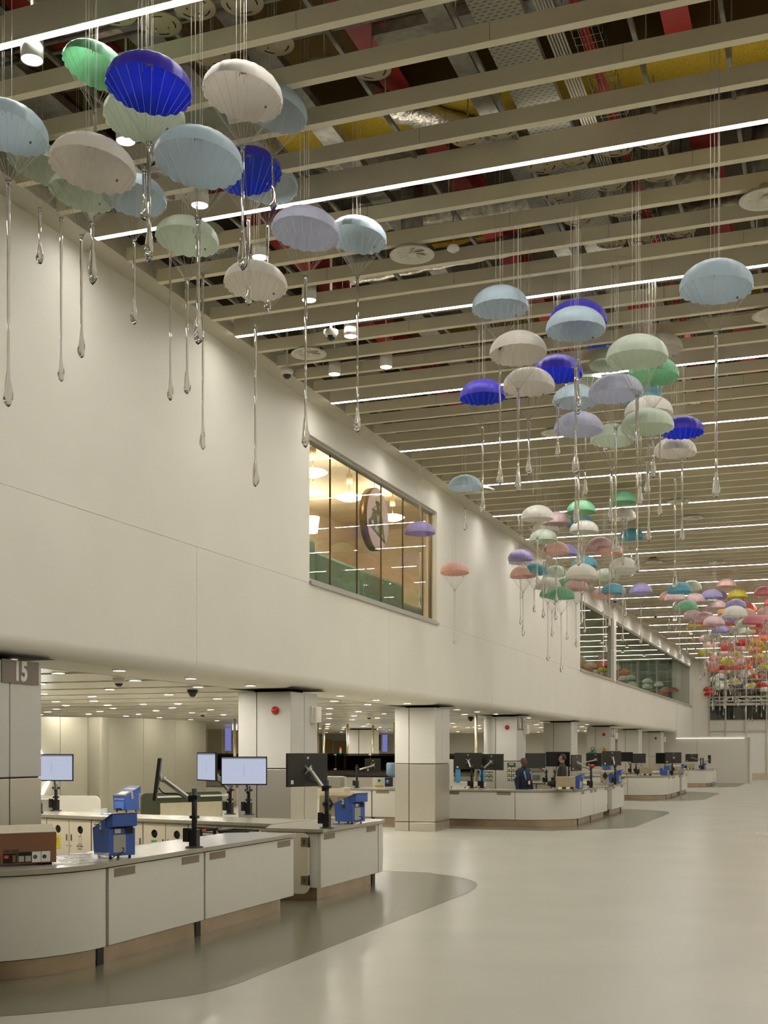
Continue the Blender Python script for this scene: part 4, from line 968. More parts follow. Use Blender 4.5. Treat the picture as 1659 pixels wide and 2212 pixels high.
# luminous lines on its left end
nl = thing('light_line', 'zigzag of glowing white light lines on the cream partition beside the leftmost column', 'light', (0, 0, 0))
def onwall(px_, py_, back=.06):
    P, Q = pts[1].xy, pts[3].xy; h_ = plan_hit(px_, P, Q); d_ = -h_.x * ST + h_.y * CT; k = (d_ - back) / d_
    return Vector((h_.x * k, h_.y * k, EYE + (HOR - py_) * d_ * k / FOC))
for a, b in (((74, 1595), (92, 1634)), ((107, 1684), (91, 1716)), ((82, 1686), (74, 1702)), ((92, 1634), (107, 1684))):
    MB().cyl(onwall(*a), onwall(*b), .03, 6).build('light_tube', M['neon'], nl)
# rounded low screens standing behind the rear bench
def low_screen(x0, x1, d0, d1, z1, r, m, label, inset=None, name='low_screen'):
    A, B = ray_floor(x0, d0), ray_floor(x1, d1); L_ = (B - A).xy.length
    t = thing(name, label, 'screen', (A.x, A.y, 0), math.atan2(B.y - A.y, B.x - A.x))
    pr_ = [(0, 0), (L_, 0)] + [(L_ - r + r * math.cos(a), z1 - r + r * math.sin(a)) for a in [R(q) for q in range(0, 91, 15)]] + [(r + r * math.cos(a), z1 - r + r * math.sin(a)) for a in [R(q) for q in range(90, 181, 15)]]
    MB().yprism(pr_, 0, .05).build('board', M[m], t)
    if inset: MB().box(inset[0] * L_, -.012, .0, inset[1] * L_, -.001, z1 - inset[2]).build('inset_panel', M[inset[3]], t)
    return t
low_screen(30, 216, 22.0, 22.0, 1.07, .12, 'panel', 'low rounded cream screen behind the rear bench at left')
t = low_screen(306, 480, 23.0, 24.2, 1.08, .08, 'dgreen', 'low dark green framed screen behind the rear bench', (.22, .99, .2, 'cream'))
MB().box(.3, -.05, .985, 2.0, -.014, 1.02).build('shelf', M['panel'], t)
hd = thing('grey_hood', 'grey green wedge shaped hood lying on the left end of the rear worktop', 'hood', on_z(98, 1752, TOP) + Vector((0, 0, .0)), TH)
MB().yprism([(-.22, .0), (.2, .0), (.06, .19), (-.1, .19), (-.22, .1)], 0, .2).build('shell', M['dgreen'] if 0 else M['frame'], hd)
rdv = thing('handheld_radio', 'black handheld radio standing beside the leftmost column', 'radio', on_z(84, 1757, TOP), TH)
MB().box(-.05, -.03, 0, .05, .03, .16).box(-.06, -.04, 0, .06, .04, .03).build('body', M['black'], rdv, bevel=.006); MB().cyl((-.01, 0, .16), (-.005, 0, .42), .008, 8, .004).build('antenna', M['rubber'], rdv)
MB().cyl((.03, 0, .16), (.03, 0, .19), .008, 8).build('knob', M['rubber'], rdv)

# ------------------------------------------------------------------ monitors on pole arms
def monitor(px_, py_, wpx, hpx, d, yaw, base, label, on=False, w_=.70, h_=.43, tilt=0, based=None, pole_top=None):
    """px,py centre of the display; d its depth; yaw the compass way its screen faces; base = pixel of the foot on the worktop"""
    c = on_d(px_, py_, d); b = on_z(base[0], base[1], TOP) if based is None else based
    t = thing('monitor_on_arm', label, 'monitor', b, 0, 'monitors on black pole arms')
    cl_ = c - b
    X = Matrix.Translation(cl_) @ Matrix.Rotation(R(yaw), 4, 'Z') @ Matrix.Rotation(R(-tilt), 4, 'Y')
    def mk(mb_f, nm, m, par=t, bv=0):
        mb = MB(); mb.X = X; mb_f(mb); return mb.build(nm, m, par, bevel=bv)
    dsp = mk(lambda q: q.box(-.028, -w_ / 2, -h_ / 2, 0, w_ / 2, h_ / 2), 'display_housing', M['monback'], bv=.005)
    mk(lambda q: q.box(0, -w_ / 2, -h_ / 2, .006, w_ / 2, -h_ / 2 + .018).box(0, -w_ / 2, h_ / 2 - .014, .006, w_ / 2, h_ / 2).box(0, -w_ / 2, -h_ / 2, .006, -w_ / 2 + .014, h_ / 2).box(0, w_ / 2 - .014, -h_ / 2, .006, w_ / 2, h_ / 2), 'bezel', M['bezel'], dsp)
    mk(lambda q: q.box(0, -w_ / 2 + .012, -h_ / 2 + .016, .003, w_ / 2 - .012, h_ / 2 - .012), 'screen', M['screen_on'] if on else M['screen_off'], dsp)
    if on:
        mk(lambda q: q.box(.003, -w_ / 2 + .014, h_ / 2 - .036, .0036, w_ / 2 - .014, h_ / 2 - .014), 'title_bar', emis('bar', (130, 134, 146), .36), dsp)
        mk(lambda q: q.box(.003, -.002, -.09, .0036, .002, .08), 'drawn_line', emis('ln', (150, 160, 190), .3), dsp)
    else: pass
    # mount plate: four-armed star on the back
    def star(q):
        for sy in (1, -1):
            for sz in (1, -1):
                q.cyl((-.035, 0, 0), (-.033, sy * .055, sz * .055), .010, 6, .007)
        q.cyl((-.03, 0, 0), (-.06, 0, 0), .03, 12)
    mk(star, 'mount_plate', M['alu'])
    mk(lambda q: q.box(-.0292, w_ / 2 - .10, -h_ / 2 + .035, -.028, w_ / 2 - .055, -h_ / 2 + .085), 'sticker', M['paper'], dsp)
    mk(lambda q: q.box(-.0292, -.018, h_ / 2 - .075, -.028, .018, h_ / 2 - .045), 'emblem', M['alu'], dsp)
    pt = (.62 if pole_top is None else pole_top) if math.cos(R(yaw) - TH + R(90)) < .3 else .44
    MB().lathe([(0.0, .018), (.085, .016), (.092, .004), (.092, 0)][::-1], 24).build('foot_disc', M['black'], t)
    MB().cbox((0, 0, .1), (.085, .075, .17)).cyl((0, 0, .01), (0, 0, pt), .028, 12).build('pole', M['black'], t)
    MB().cbox((0, 0, pt * .52), (.075, .07, .03)).build('clamp', M['black'], t); MB().cbox((0.0, 0, pt * .86), (.10, .07, .035)).build('clamp', M['black'], t)
    MB().cbox((-.075, -.03, .13), (.06, .05, .14)).build('junction_box', M['rubber'], t, bevel=.004)
    back = X @ Vector((-.075, 0, 0)); pj = Vector((0, 0, min(pt * .82, max(.3, cl_.z - .12))))
    dirp = (back - pj); side = Vector((dirp.x, dirp.y, 0)); s_ = side.normalized() if side.length > .02 else Vector((1, 0, 0))
    el = pj + s_ * .05
    MB().cyl(pj, el, .025, 8).cyl(el - Vector((0, 0, .03)), el + Vector((0, 0, .03)), .028, 10).build('arm_bracket', M['black'], t)
    dv = back - el; q_ = dv.to_track_quat('X', 'Z').to_matrix().to_4x4(); ab = MB(); ab.X = Matrix.Translation(el) @ q_
    ab.box(.0, -.02, -.018, max(.02, dv.length - .02), .02, .018); ab.build('arm', M['alu'], t, bevel=.005)
    MB().cyl(back - Vector((0, 0, .03)), back + Vector((0, 0, .03)), .022, 10).cyl(back, X @ Vector((-.045, 0, 0)), .018, 8).build('arm_joint', M['alu'], t)
    mid = (el + back) / 2; cpt = X @ Vector((-.035, 0, -.09))
    MB().tube(smooth_curve([tuple(cpt), tuple(back - Vector((0, 0, .14))), tuple(mid - Vector((0, 0, .05))), tuple(el), tuple(Vector((0, 0, pt)))], 5), .007, 6).build('cable', M['rubber'], t)
    return t
monitor(111, 1658, 92, 58, 18.9, -72, (121, 1752), 'lit white monitor partly hidden by the leftmost column', True)
monitor(338, 1682, 14, 90, 12.3, 210, (420, 1831), 'monitor seen edge-on, on the pole of the nearest counter', False, tilt=7, pole_top=.60)
monitor(446, 1656, 41, 60, 17.9, -128, (497, 1759), 'dimly lit monitor turned sideways beside the big white monitor', True)
monitor(527, 1665, 100, 63, 18.0, -72, (537, 1760), 'large lit white monitor in front of the first beacon column', True)
monitor(662, 1663, 81, 72, 15.4, 157, (706, 1789), 'large black monitor seen from behind on the nearest end unit', pole_top=.61)
monitor(1011, 1644, 59, 37, 31.6, 112, (1019, 1703), 'black monitor seen from behind, left of the overlapping pair', w_=.72, h_=.44)
monitor(1063, 1646, 44, 35, 31.6, 75, (1041, 1703), 'black monitor seen from behind, right of the overlapping pair')
monitor(1157, 1643, 35, 30, 34.6, -40, (1180, 1694), 'dark screened monitor just behind the bald man')
monitor(1205, 1640, 47, 29, 34.9, -76, (1199, 1694), 'dark screened monitor behind the head of the man in brown')
monitor(1244, 1648, 25, 34, 31.5, 170, (1277, 1702), 'black monitor turned away right of the man in brown')
monitor(1286, 1641, 30, 24, 38.6, 120, (1289, 1684), 'black monitor seen from behind beneath the green first aid sign', w_=.62, based=Vector((-7.62, 37.0, TOP)))
monitor(1302, 1642, 13, 28, 38.0, 180, (1308, 1688), 'narrow sideways black monitor beneath the yellow sign')
monitor(1321, 1638, 27, 23, 35.5, 140, (1329, 1695), 'black monitor on the far end unit right of the yellow sign')
monitor(1352, 1635, 30, 20, 51.2, -80, (1362, 1670), 'dark screened monitor, left of the two joined in front of a grey column', w_=.6, h_=.41)
monitor(1379, 1638, 31, 20, 51.2, -65, (1374, 1670), 'dark screened monitor, right of the two joined in front of a grey column', w_=.64, h_=.41)
monitor(1431, 1638, 13, 22, 47.5, -125, (1437, 1673), 'narrow dark monitor on the third counter')
monitor(1454, 1637, 18, 20, 47.0, 125, (1452, 1675), 'black monitor seen from behind on the third counter')
monitor(1494, 1637, 27, 16, 66.0, 115, (1504, 1662), 'black monitor on the farthest counter before the white partition', based=Vector((-6.45, 66.1, TOP)))
monitor(1532, 1640, 5, 18, 63.0, 195, (1549, 1661), 'edge-on monitor at the right end of the farthest counter', based=Vector((-6.25, 65.2, TOP)))
monitor(805, 1653, 16, 17, 32.0, 130, (771, 1702), 'distant black monitor on a pole in front of the smoked glass', w_=.44, h_=.36)

# ------------------------------------------------------------------ blue trace detectors
def detector(p, yaw, label, s=1.0, text=False):
    t = thing('trace_detector', label, 'detector', p, R(yaw), 'blue table top detectors'); t.scale = (.85 * s, .87 * s, s)
    body = [(.03, .03), (0, .26), (.30, .37), (.30, .29), (.385, .28), (.385, .03)]
    MB().yprism(body, -.15, .15).build('body', M['blue'], t, bevel=.006)
    MB().yprism([(.26, .27), (.26, .362), (.45, .41), (.45, .30)], -.14, .14).build('rear_head', M['blue'], t, bevel=.005)
    MB().yprism([(-.003, .262), (.45, .413), (.45, .419), (-.005, .268)], -.152, .152).build('lid', M['ink'], t)
    sc_ = MB().yprism([(.05, .286), (.17, .324), (.17, .329), (.05, .291)], -.08, .08).build('touch_screen', M['alu'], t)
    MB().box(.386, -.10, .06, .390, .04, .22).build('rear_plate', M['frame'], t)
    MB().box(.386, -.09, .235, .396, -.02, .275).build('vent_fan', M['chrome'], t)
    MB().box(.386, .04, .23, .396, .12, .285).build('socket', M['rubber'], t)
    MB().box(.16, -.154, .21, .23, -.150, .26).build('latch', M['chrome'], t)
    sk = MB().box(.17, -.1535, .265, .205, -.150, .325).build('sticker', M['paper'], t); MB().box(.18, -.1545, .285, .195, -.1535, .305).build('sticker_mark', M['ink'], sk)
    for fx in (.07, .34):
        for fy in (-.11, .11): MB().cyl((fx, fy, 0), (fx, fy, .03), .014, 8).build('foot', M['rubber'], t)
    MB().tube(smooth_curve([(.385, .0, .1), (.46, -.02, .10), (.50, -.05, .07), (.45, -.12, .03), (.36, -.16, .012), (.25, -.19, .008)], 5), .005, 6).build('power_cable', M['rubber'], t)
    if text:
        rt = Vector((0, -1, 0)); up_ = Vector((-.03, 0, .23)).normalized(); MB().xprism([(-.11, .045), (.11, .045), (.11, .175), (-.11, .175)], -.002, .016).build('front_plate', M['blue2'], t)
        text_obj('smiths detection', .034, M['signtx'], frame_mat((-.001 + .0, .0, .215), rt, up_), t)
        MB().cbox((-.004, 0, .05), (.05, .12, .04)).build('sample_slot', M['rubber'], t, bevel=.008)
    return t
detector(on_z(247, 1853, TOP) + Vector((-.16, .10, 0)), -30, 'large blue detector with white labels on the nearest counter', 1.0)
detector(on_z(262, 1755, TOP) + Vector((-.04, 0, 0)), 82, 'light blue detector facing the camera on the rear worktop', 1.0, True)
detector(on_z(772, 1779, TOP) + Vector((-.26, 0.02, 0)), -18, 'blue detector on the nearest end unit beside the black pole', 1.0)
detector(on_z(1247, 1706, TOP) + Vector((-.22, .1, 0)), -8, 'blue detector right of the beige scanner with black hopper', .95)
detector(on_z(1338, 1692, TOP) + Vector((-.3, 0, 0)), -6, 'blue detector at the end unit beyond the two men', 1.0)
detector(on_z(1436, 1676, TOP) + Vector((-.2, .3, 0)), -14, 'blue detector on the third counter, left one', 1.0)
detector(on_z(1474, 1671, TOP) + Vector((-.3, 0, 0)), -10, 'blue detector on the third counter, right one', 1.0)
detector(Vector((-6.45, 65.8, TOP)), -10, 'tiny blue detector on the farthest counter', .8)
# ------------------------------------------------------------------ beige scanners
def hopper_scanner(p, yaw, label, s=1.0):
    t = thing('beige_scanner', label, 'scanner', p, R(yaw), 'beige box scanners'); t.scale = (s, s, s)
    MB().xprism([(-.22, .02), (.22, .02), (.22, .33), (-.22, .33)], -.22, .26).build('case', M['beige'], t, bevel=.006)
    MB().box(-.215, -.225, .335, .255, .22, .342).build('lid', M['cream'], t)
    mb = MB(); mb.X = Matrix.Translation((-.22, -.05, .17)) @ Matrix.Rotation(R(-90), 4, 'Y'); mb.lathe([(.095, 0), (.085, .08), (.05, .17), (.04, .2), (0, .2)], 16); mb.build('hopper', M['rubber'], t)
    MB().cyl((-.42, -.05, .17), (-.47, -.05, .17), .03, 10).build('hopper_cap', M['alu'], t)
    for q in range(4): MB().box(-.16 + .1 * q, -.226, .04, -.08 + .1 * q, -.220, .09).build('port_label', M['rubber'] if q % 2 else M['paper'], t)
    for fx in (-.18, .22): MB().box(fx - .02, -.18, 0, fx + .02, .18, .02).build('foot', M['rubber'], t)
hopper_scanner(on_z(1213, 1708, TOP) + Vector((0.02, .25, 0)), 14, 'beige box scanner with black hopper in front of the two men', 1.0)
hopper_scanner(Vector((-6.75, 47.35, TOP)), 14, 'beige box scanner with black hopper on the third counter', 1.0)
hopper_scanner(Vector((-6.95, 65.4, TOP)), 14, 'tiny beige box scanner on the farthest counter', .8)
def diamond_scanner(p, yaw, label, s=1.0):
    t = thing('beige_scanner', label, 'scanner', p, R(yaw), 'beige scanners with a black diamond window'); t.scale = (s, s, s)
    MB().xprism([(-.14, .02), (.16, .02), (.16, .36), (.04, .37), (-.09, .33)], -.24, .24).build('case', M['beige'], t, bevel=.006)
    mb = MB(); mb.X = Matrix.Translation((-.11, -.118, .20)) @ Matrix.Rotation(R(-9.5), 4, 'X')
    mb.prism([(0, 0)] * 0 or [(-.085, 0), (0, -.12), (.085, 0), (0, .12)], 0, .001) if 0 else None
    X0 = mb.X; mb.X = X0 @ Matrix.Rotation(R(90), 4, 'X'); mb.prism([(-.085, 0), (0, -.125), (.085, 0), (0, .125)], 0, .012); mb.build('diamond_window', M['rubber'], t)
    mb = MB(); mb.X = Matrix.Translation((.12, -.115, .20)) @ Matrix.Rotation(R(-9.5), 4, 'X'); mb.box(-.08, -.012, -.10, .08, 0, .10); mb.build('window_frame', M['ink'], t)
    mb = MB(); mb.X = Matrix.Translation((.12, -.115, .20)) @ Matrix.Rotation(R(-9.5), 4, 'X'); mb.box(-.07, -.016, -.09, .07, -.012, .09); mb.build('window_panel', M['beige'], t)
    MB().box(.02, -.155, .07, .06, -.139, .11).build('sticker', M['paper'], t)
    for fx in (-.2, .2): MB().box(fx - .02, -.12, 0, fx + .02, .12, .02).build('foot', M['rubber'], t)
diamond_scanner(on_z(730, 1766, TOP) + Vector((-.02, .0, 0)), 14, 'beige scanner with black diamond window behind the nearest end unit detector', 1.0)
diamond_scanner(on_z(1312, 1690, TOP) + Vector((-.0, .2, 0)), 14, 'beige scanner with black diamond window beyond the two men', 1.0)
diamond_scanner(on_z(1457, 1672, TOP) + Vector((0, .3, 0)), 14, 'beige scanner between the two blue detectors of the third counter', 1.0)
# ------------------------------------------------------------------ copper backed oven-like device, nearest counter
A = on_z(0, 1873, TOP); B = on_z(122, 1867, TOP); dv = (B - A).xy.normalized(); yw = math.atan2(dv.y, dv.x)
t = thing('copper_backed_scanner', 'wide beige device with copper brown back and labels at the left edge', 'device', (B.x, B.y, TOP), yw)
MB().box(-.80, 0.0, .018, 0, .018, .285).build('back_panel', M['copper'], t, bevel=.003)
MB().xprism([(.018, .018), (.42, .018), (.40, .31), (.14, .345), (.018, .288)], -.80, .0).build('case', M['cream'], t, bevel=.005)
MB().box(-.80, -.004, .282, .0, .02, .29).build('top_trim', M['signtx'], t)
for fx in (-.74, -.06): MB().box(fx - .03, .03, 0, fx + .03, .36, .018).build('foot', M['rubber'], t)
MB().box(-.455 - 0, -.004, .028, -.34, -.0, .11).build('control_plate', M['rubber'], t)
MB().box(-.445, -.007, .07, -.41, -.004, .095).build('red_display', M['orange'], t); MB().box(-.375, -.007, .035, -.35, -.004, .095).build('rocker_switch', M['copper'], t)
MB().box(-.33, -.003, .028, -.215, .0, .118).build('rating_plate', M['rubber'], t)
for q in range(2): MB().box(-.325 + .058 * q, -.0045, .036, -.278 + .058 * q, -.003, .085).build('rating_field', M['frame'], t)
MB().box(-.21, -.003, .028, -.135, .0, .118).build('paper_label', M['paper'], t); MB().box(-.13, -.003, .028, -.055, .0, .118).build('paper_label', M['paper'], t)
for q in (-.185, -.105):
    mb = MB(); mb.X = Matrix.Translation((q, -.003, .073)) @ Matrix.Rotation(R(90), 4, 'X'); mb.lathe([(.018, 0), (.018, .001), (.011, .001), (.011, 0)], 20); mb.build('label_ring', M['ink'], t)
for q in range(2):
    for r_ in range(4): MB().box(-.45 + .07 * q, -.003, .118 + .007 * r_, -.395 + .07 * q, -.0, .122 + .007 * r_).build('vent_slit', M['ink'], t)
MB().box(-.545, -.05, .03, -.485, .0, .10).build('power_plug', M['rubber'], t, bevel=.008); MB().box(-.53, -.01, .12, -.50, .0, .14).build('yellow_tag', M['mustard'] if 'mustard' in M else M['kityellow'], t)
MB().tube(smooth_curve([(-.515, -.05, .06), (-.56, -.08, .04), (-.64, -.07, .01), (-.72, -.03, .006)], 5), .006, 6).build('power_cable', M['rubber'], t)
# ------------------------------------------------------------------ small things on the worktops
def tub(p, s, label):
    t = thing('plastic_tub', label, 'container', p, TH - .1, 'clear plastic tubs')
    a, b, h, k = .14 * s, .09 * s, .10 * s, .003
    mb = MB()
    for (x0, y0, x1, y1) in ((-a, -b, a, -b + k), (-a, b - k, a, b), (-a, -b, -a + k, b), (a - k, -b, a, b)): mb.box(x0, y0, 0, x1, y1, h)
    mb.box(-a, -b, 0, a, b, k); mb.build('tub_body', M['tub'], t)
    MB().box(-a - .008, -b - .008, h, a + .008, -b + k, h + .008).box(-a - .008, b - k, h, a + .008, b + .008, h + .008).box(-a - .008, -b, h, -a + k, b, h + .008).box(a - k, -b, h, a + .008, b, h + .008).build('rim', M['tub'], t)
tub(on_z(205, 1865, TOP) + Vector((-.03, .03, 0)), .78, 'clear plastic tub at the foot of the large blue detector')
tub(on_z(216, 1757, TOP), .7, 'white translucent tub left of the light blue detector')
for i, (a, b, r_, n_) in enumerate(((150, 1858, .2, 'nearest the copper device'), (166, 1852, .5, 'partly under the others'), (140, 1866, .35, 'overhanging toward the counter edge'), (172, 1845, .1, 'farthest back'))):
    o = MB().box(-.10, -.07, 0, .10, .07, .001 + .001 * i).build('paper_sheet', M['paper'], None, on_z(a, b, TOP)); o.rotation_euler = (0, 0, .35 + r_); tag(o, 'white paper sheet on the nearest counter, ' + n_, 'paper')
t = thing('blue_cloth', 'crumpled blue and white cloth before the light blue detector', 'cloth', on_z(243, 1760, TOP))
mb = MB(); n_ = 9; vs = [((i / n_ - .5) * .34, (j_ / n_ - .5) * .16, .006 + .022 * abs(math.sin(i * 1.9 + j_ * 1.3)) * (1 - abs(j_ / n_ - .5))) for j_ in range(n_ + 1) for i in range(n_ + 1)]
mb.add(vs, [(j_ * (n_ + 1) + i, j_ * (n_ + 1) + i + 1, (j_ + 1) * (n_ + 1) + i + 1, (j_ + 1) * (n_ + 1) + i) for j_ in range(n_) for i in range(n_)], True); mb.build('cloth_sheet', M['blue2'], t)
t = thing('swab_pack', 'small pack of white swabs before the nearest end unit detector', 'pack', on_z(722, 1781, TOP), .3); MB().box(-.09, -.04, 0, .09, .04, .012).build('packet', M['paper'], t); MB().box(-.02, -.05, .012, .12, -.01, .018).build('blue_strip', M['blue2'], t)
# floor socket ring
t = thing('floor_outlet', 'round floor outlet ring at the right edge of the floor', 'outlet', on_z(1663, 1801, 0)); MB().lathe([(.27, .001), (.275, .005), (.295, .005), (.30, .001)], 36).build('ring', M['frame'], t); MB().cyl((0, 0, .0005), (0, 0, .0035), .27, 36).build('lid', M['floor'], t)

# ------------------------------------------------------------------ lower hall behind the stations
# second counter run seen left of the lone column, conveyors, smoked screens
def xy(px_, d): v = ray_floor(px_, d); return v.x, v.y
M['hoodgrey'] = mat('hood_dark_grey', (84, 78, 66), .5, noise=.35, scale=2.5)
t = thing('conveyor', 'long brushed steel conveyor with smoked glass hood beyond the first beacon column', 'conveyor', (-20.5, 41.0, 0), R(2))
MB().box(-5, 0, .55, 10.2, 1.0, .92).build('side_rail', M['steel'], t); MB().box(-5, .02, .93, 10.2, .98, .96).build('belt', M['rubber'], t); MB().box(-5, .1, .0, 10.2, .9, .5).build('base', M['panel'], t)
MB().box(-5, 1.0, .8, 10.2, 1.5, 1.12).build('rear_rail', M['steel'], t)
for q in range(11):
    p = MB().box(-4.95 + 1.37 * q, -.02, 1.18, -3.62 + 1.37 * q, -.01, 1.80).build('smoked_pane', M['tint'], t)
    for zz in (1.2, 1.74): MB().box(-3.66 + 1.37 * q, -.03, zz, -3.56 + 1.37 * q, -.0, zz + .04).build('clamp', M['white'], p)
MB().box(-5, .2, 1.1, 10.2, 1.0, 1.72).build('dark_equipment_hood', M['hoodgrey'], t)
t = thing('tray_stack', 'stack of pale grey plastic trays in front of the conveyor', 'trays', (-13.0, 31.2, .0), R(8))
MB().box(-1.3, -.35, .55, .25, .35, .86).build('trolley', M['cream'], t)
for q in range(9): MB().box(-.95, -.28, .875 + .034 * q, .15, .28, .875 + .034 * q + .018).box(-.90, -.25, .893 + .034 * q, .10, .25, .893 + .034 * q + .016).build('tray', M['frame'], t)
MB().box(-1.3, -.3, 0, .2, .3, .55).build('base_cabinet', M['panel'], t)
# objects on the second run left of the lone column
t = thing('white_carton', 'small white carton with green and yellow labels left of the lone column', 'box', on_z(818, 1700, TOP), TH); MB().box(-.17, -.1, 0, .17, .1, .25).build('carton', M['white'], t); MB().box(-.02, -.104, .14, .05, -.1, .21).build('green_label', M['kitgreen'], t); MB().box(-.1, -.104, .0, .12, -.1, .05).build('yellow_label', M['kityellow'], t)
t = thing('water_bottle', 'large pale blue water bottle on a black stand left of the lone column', 'bottle', on_z(846, 1699, TOP), 0)
MB().lathe([(.0, .25), (.05, .25), (.14, .33), (.15, .36), (.15, .62), (.12, .66), (0, .66)], 20).build('bottle', mat('water_blue_plastic', (150, 186, 214), .15, trans=.3), t); MB().box(-.17, -.1, 0, .0, .1, .25).build('stand', M['black'], t); MB().cyl((-.08, -.101, .13), (-.08, -.11, .13), .05, 14).build('blue_badge', M['blue2'], t)
# blue and white frame behind the overlapping pair
t = thing('blue_panel_frame', 'white device frame with two bright blue uprights left of the overlapping monitors', 'frame', on_z(1000, 1703, TOP) + Vector((-1.0, 1.6, 0)), TH)
MB().box(0, 0, 0, 1.15, .3, .12).build('plinth', M['white'], t); MB().box(.0, .0, .12, .24, .3, .75).build('side', M['white'], t)
for q in (.30, .98): MB().box(q, -.01, .10, q + .13, .25, .72).build('blue_upright', M['skyblue'], t)
# grey white cupboards beyond the counters and chairs shapes
for i, (pa, d_, w_, h_, lab) in enumerate(((1120, 44.5, 1.6, 1.0, 'pale equipment cabinet behind the bald man'), (1152, 45.2, 1.3, 1.3, 'pale equipment cabinet behind the dark monitor'), (1010, 42.0, 1.2, 1.0, 'pale equipment cabinet behind the overlapping monitors'), (1262, 49, 1.4, 1.15, 'steel topped cabinet beyond the man in brown'))):
    x, y = xy(pa, d_); t = thing('equipment_cabinet', lab, 'cabinet', (x, y, 0), TH)
    MB().box(-w_ / 2, 0, 0, w_ / 2, .7, h_ - .18).build('body', M['panel'], t); MB().box(-w_ / 2, -.02, h_ - .17, w_ / 2, .72, h_).build('steel_top', M['steel'], t); MB().box(-w_ / 2 + .1, -.01, .3, w_ / 2 - .1, -.001, .6).build('door_panel', M['cab'], t)
# wall fittings on the far cross wall
def onfar(px_, py_, Y=72.55): return on_y(px_, py_, Y)
def farbox(px0, px1, py0, py1, m, name, label, cat, Y=72.5, t_=.06):
    a, b = on_y(px0, py1, Y), on_y(px1, py0, Y); o = MB().box(0, 0, 0, b.x - a.x, t_, b.z - a.z).build(name, M[m], None, (a.x, Y, max(a.z, 0.0))); return tag(o, label, cat)
farbox(694, 717, 1599, 1686, 'wool' if 0 else 'kityellow', 'panel_door', 'pale yellow door in the far wall between the first two columns', 'door')
bpy.data.objects['panel_door'].data.materials[0] = mat('pale_yellow_door', (190, 168, 110), .5)
farbox(721, 748, 1602, 1686, 'beige', 'vent_door', 'beige door with vent rows right of the pale yellow door', 'door')
farbox(826, 836, 1587, 1624, 'purple', 'info_display', 'tall glowing lilac display left of the lone column', 'screen', 70.0)
farbox(813, 821, 1587, 1622, 'rubber', 'dark_display', 'tall dark display beside the lilac one', 'screen', 70.0)
farbox(486, 498, 1570, 1622, 'purple', 'info_display', 'tall glowing lilac display left of the first beacon column', 'screen', 52.0)
farbox(449, 479, 1566, 1630, 'cream', 'door_leaf', 'cream door left of the lilac display and first beacon column', 'door', 54.0)
farbox(772, 777, 1579, 1588, 'exit', 'hanging_light', 'glowing white hanging sign, left of two beyond the first beacon column', 'light', 60.0)
farbox(801, 803, 1581, 1590, 'exit', 'hanging_light', 'glowing white hanging sign, right of two beyond the first beacon column', 'light', 60.0)
farbox(502, 511, 1566, 1577, 'exit', 'hanging_light', 'glowing white hanging sign just left of the first beacon column', 'light', 45.0)
for nm_ in ('info_display', 'dark_display', 'info_display.001', 'door_leaf', 'hanging_light', 'hanging_light.001', 'hanging_light.002'):
    o = bpy.data.objects[nm_]; zt = max(v.co.z for v in o.data.vertices)
    if 'hang' in nm_: MB().box(.05, .02, zt, .07, .04, SOF + .01 - o.location.z).build('hanger', M['steel2'], o)
    else: MB().box(.05, .07, -o.location.z, .12, .12, SOF - o.location.z).build('support_post', M['pole'], o)
for i, (pa, d_) in enumerate(((686, 46), (699, 50), (751, 48), (806, 50), (853, 46), (507, 40))):
    x, y = xy(pa, d_); t = thing('steel_post', 'slender steel post beyond the stations, ' + ORD[i].replace('nearest', 'first') + ' one', 'post', (x, y, 0)); MB().cyl((0, 0, 0), (0, 0, SOF), .05, 10).build('tube', M['pole'], t); MB().cyl((0, 0, 0), (0, 0, .02), .1, 10).build('foot', M['pole'], t)
x, y = xy(723, 44.8); t = thing('signal_tower', 'stacked red amber green and blue signal lamp on the conveyor hood', 'lamp', (x, 41.9, 1.72))
for q, c_ in enumerate(((60, 110, 200), (90, 220, 120), (230, 150, 50), (220, 60, 40))): MB().cyl((0, 0, .04 + .07 * q), (0, 0, .105 + .07 * q), .04, 12).build('lamp_segment', emis('sig%d' % q, c_, .45), t)
MB().cyl((0, 0, 0), (0, 0, .04), .025, 8).build('stem', M['steel2'], t)
# a grey column far back in the lower hall
x, y = xy(775, 58); t = thing('far_column', 'distant grey column in the lower hall between first two columns', 'column', (x, y, 0)); MB().box(-.6, 0, 0, -.02, 1.2, CTOP).box(.02, 0, 0, .6, 1.2, CTOP).build('cladding', M['colp'], t); MB().box(-.5, .1, CTOP, .5, 1.1, SOF).build('shadow_gap', M['dark'], t)

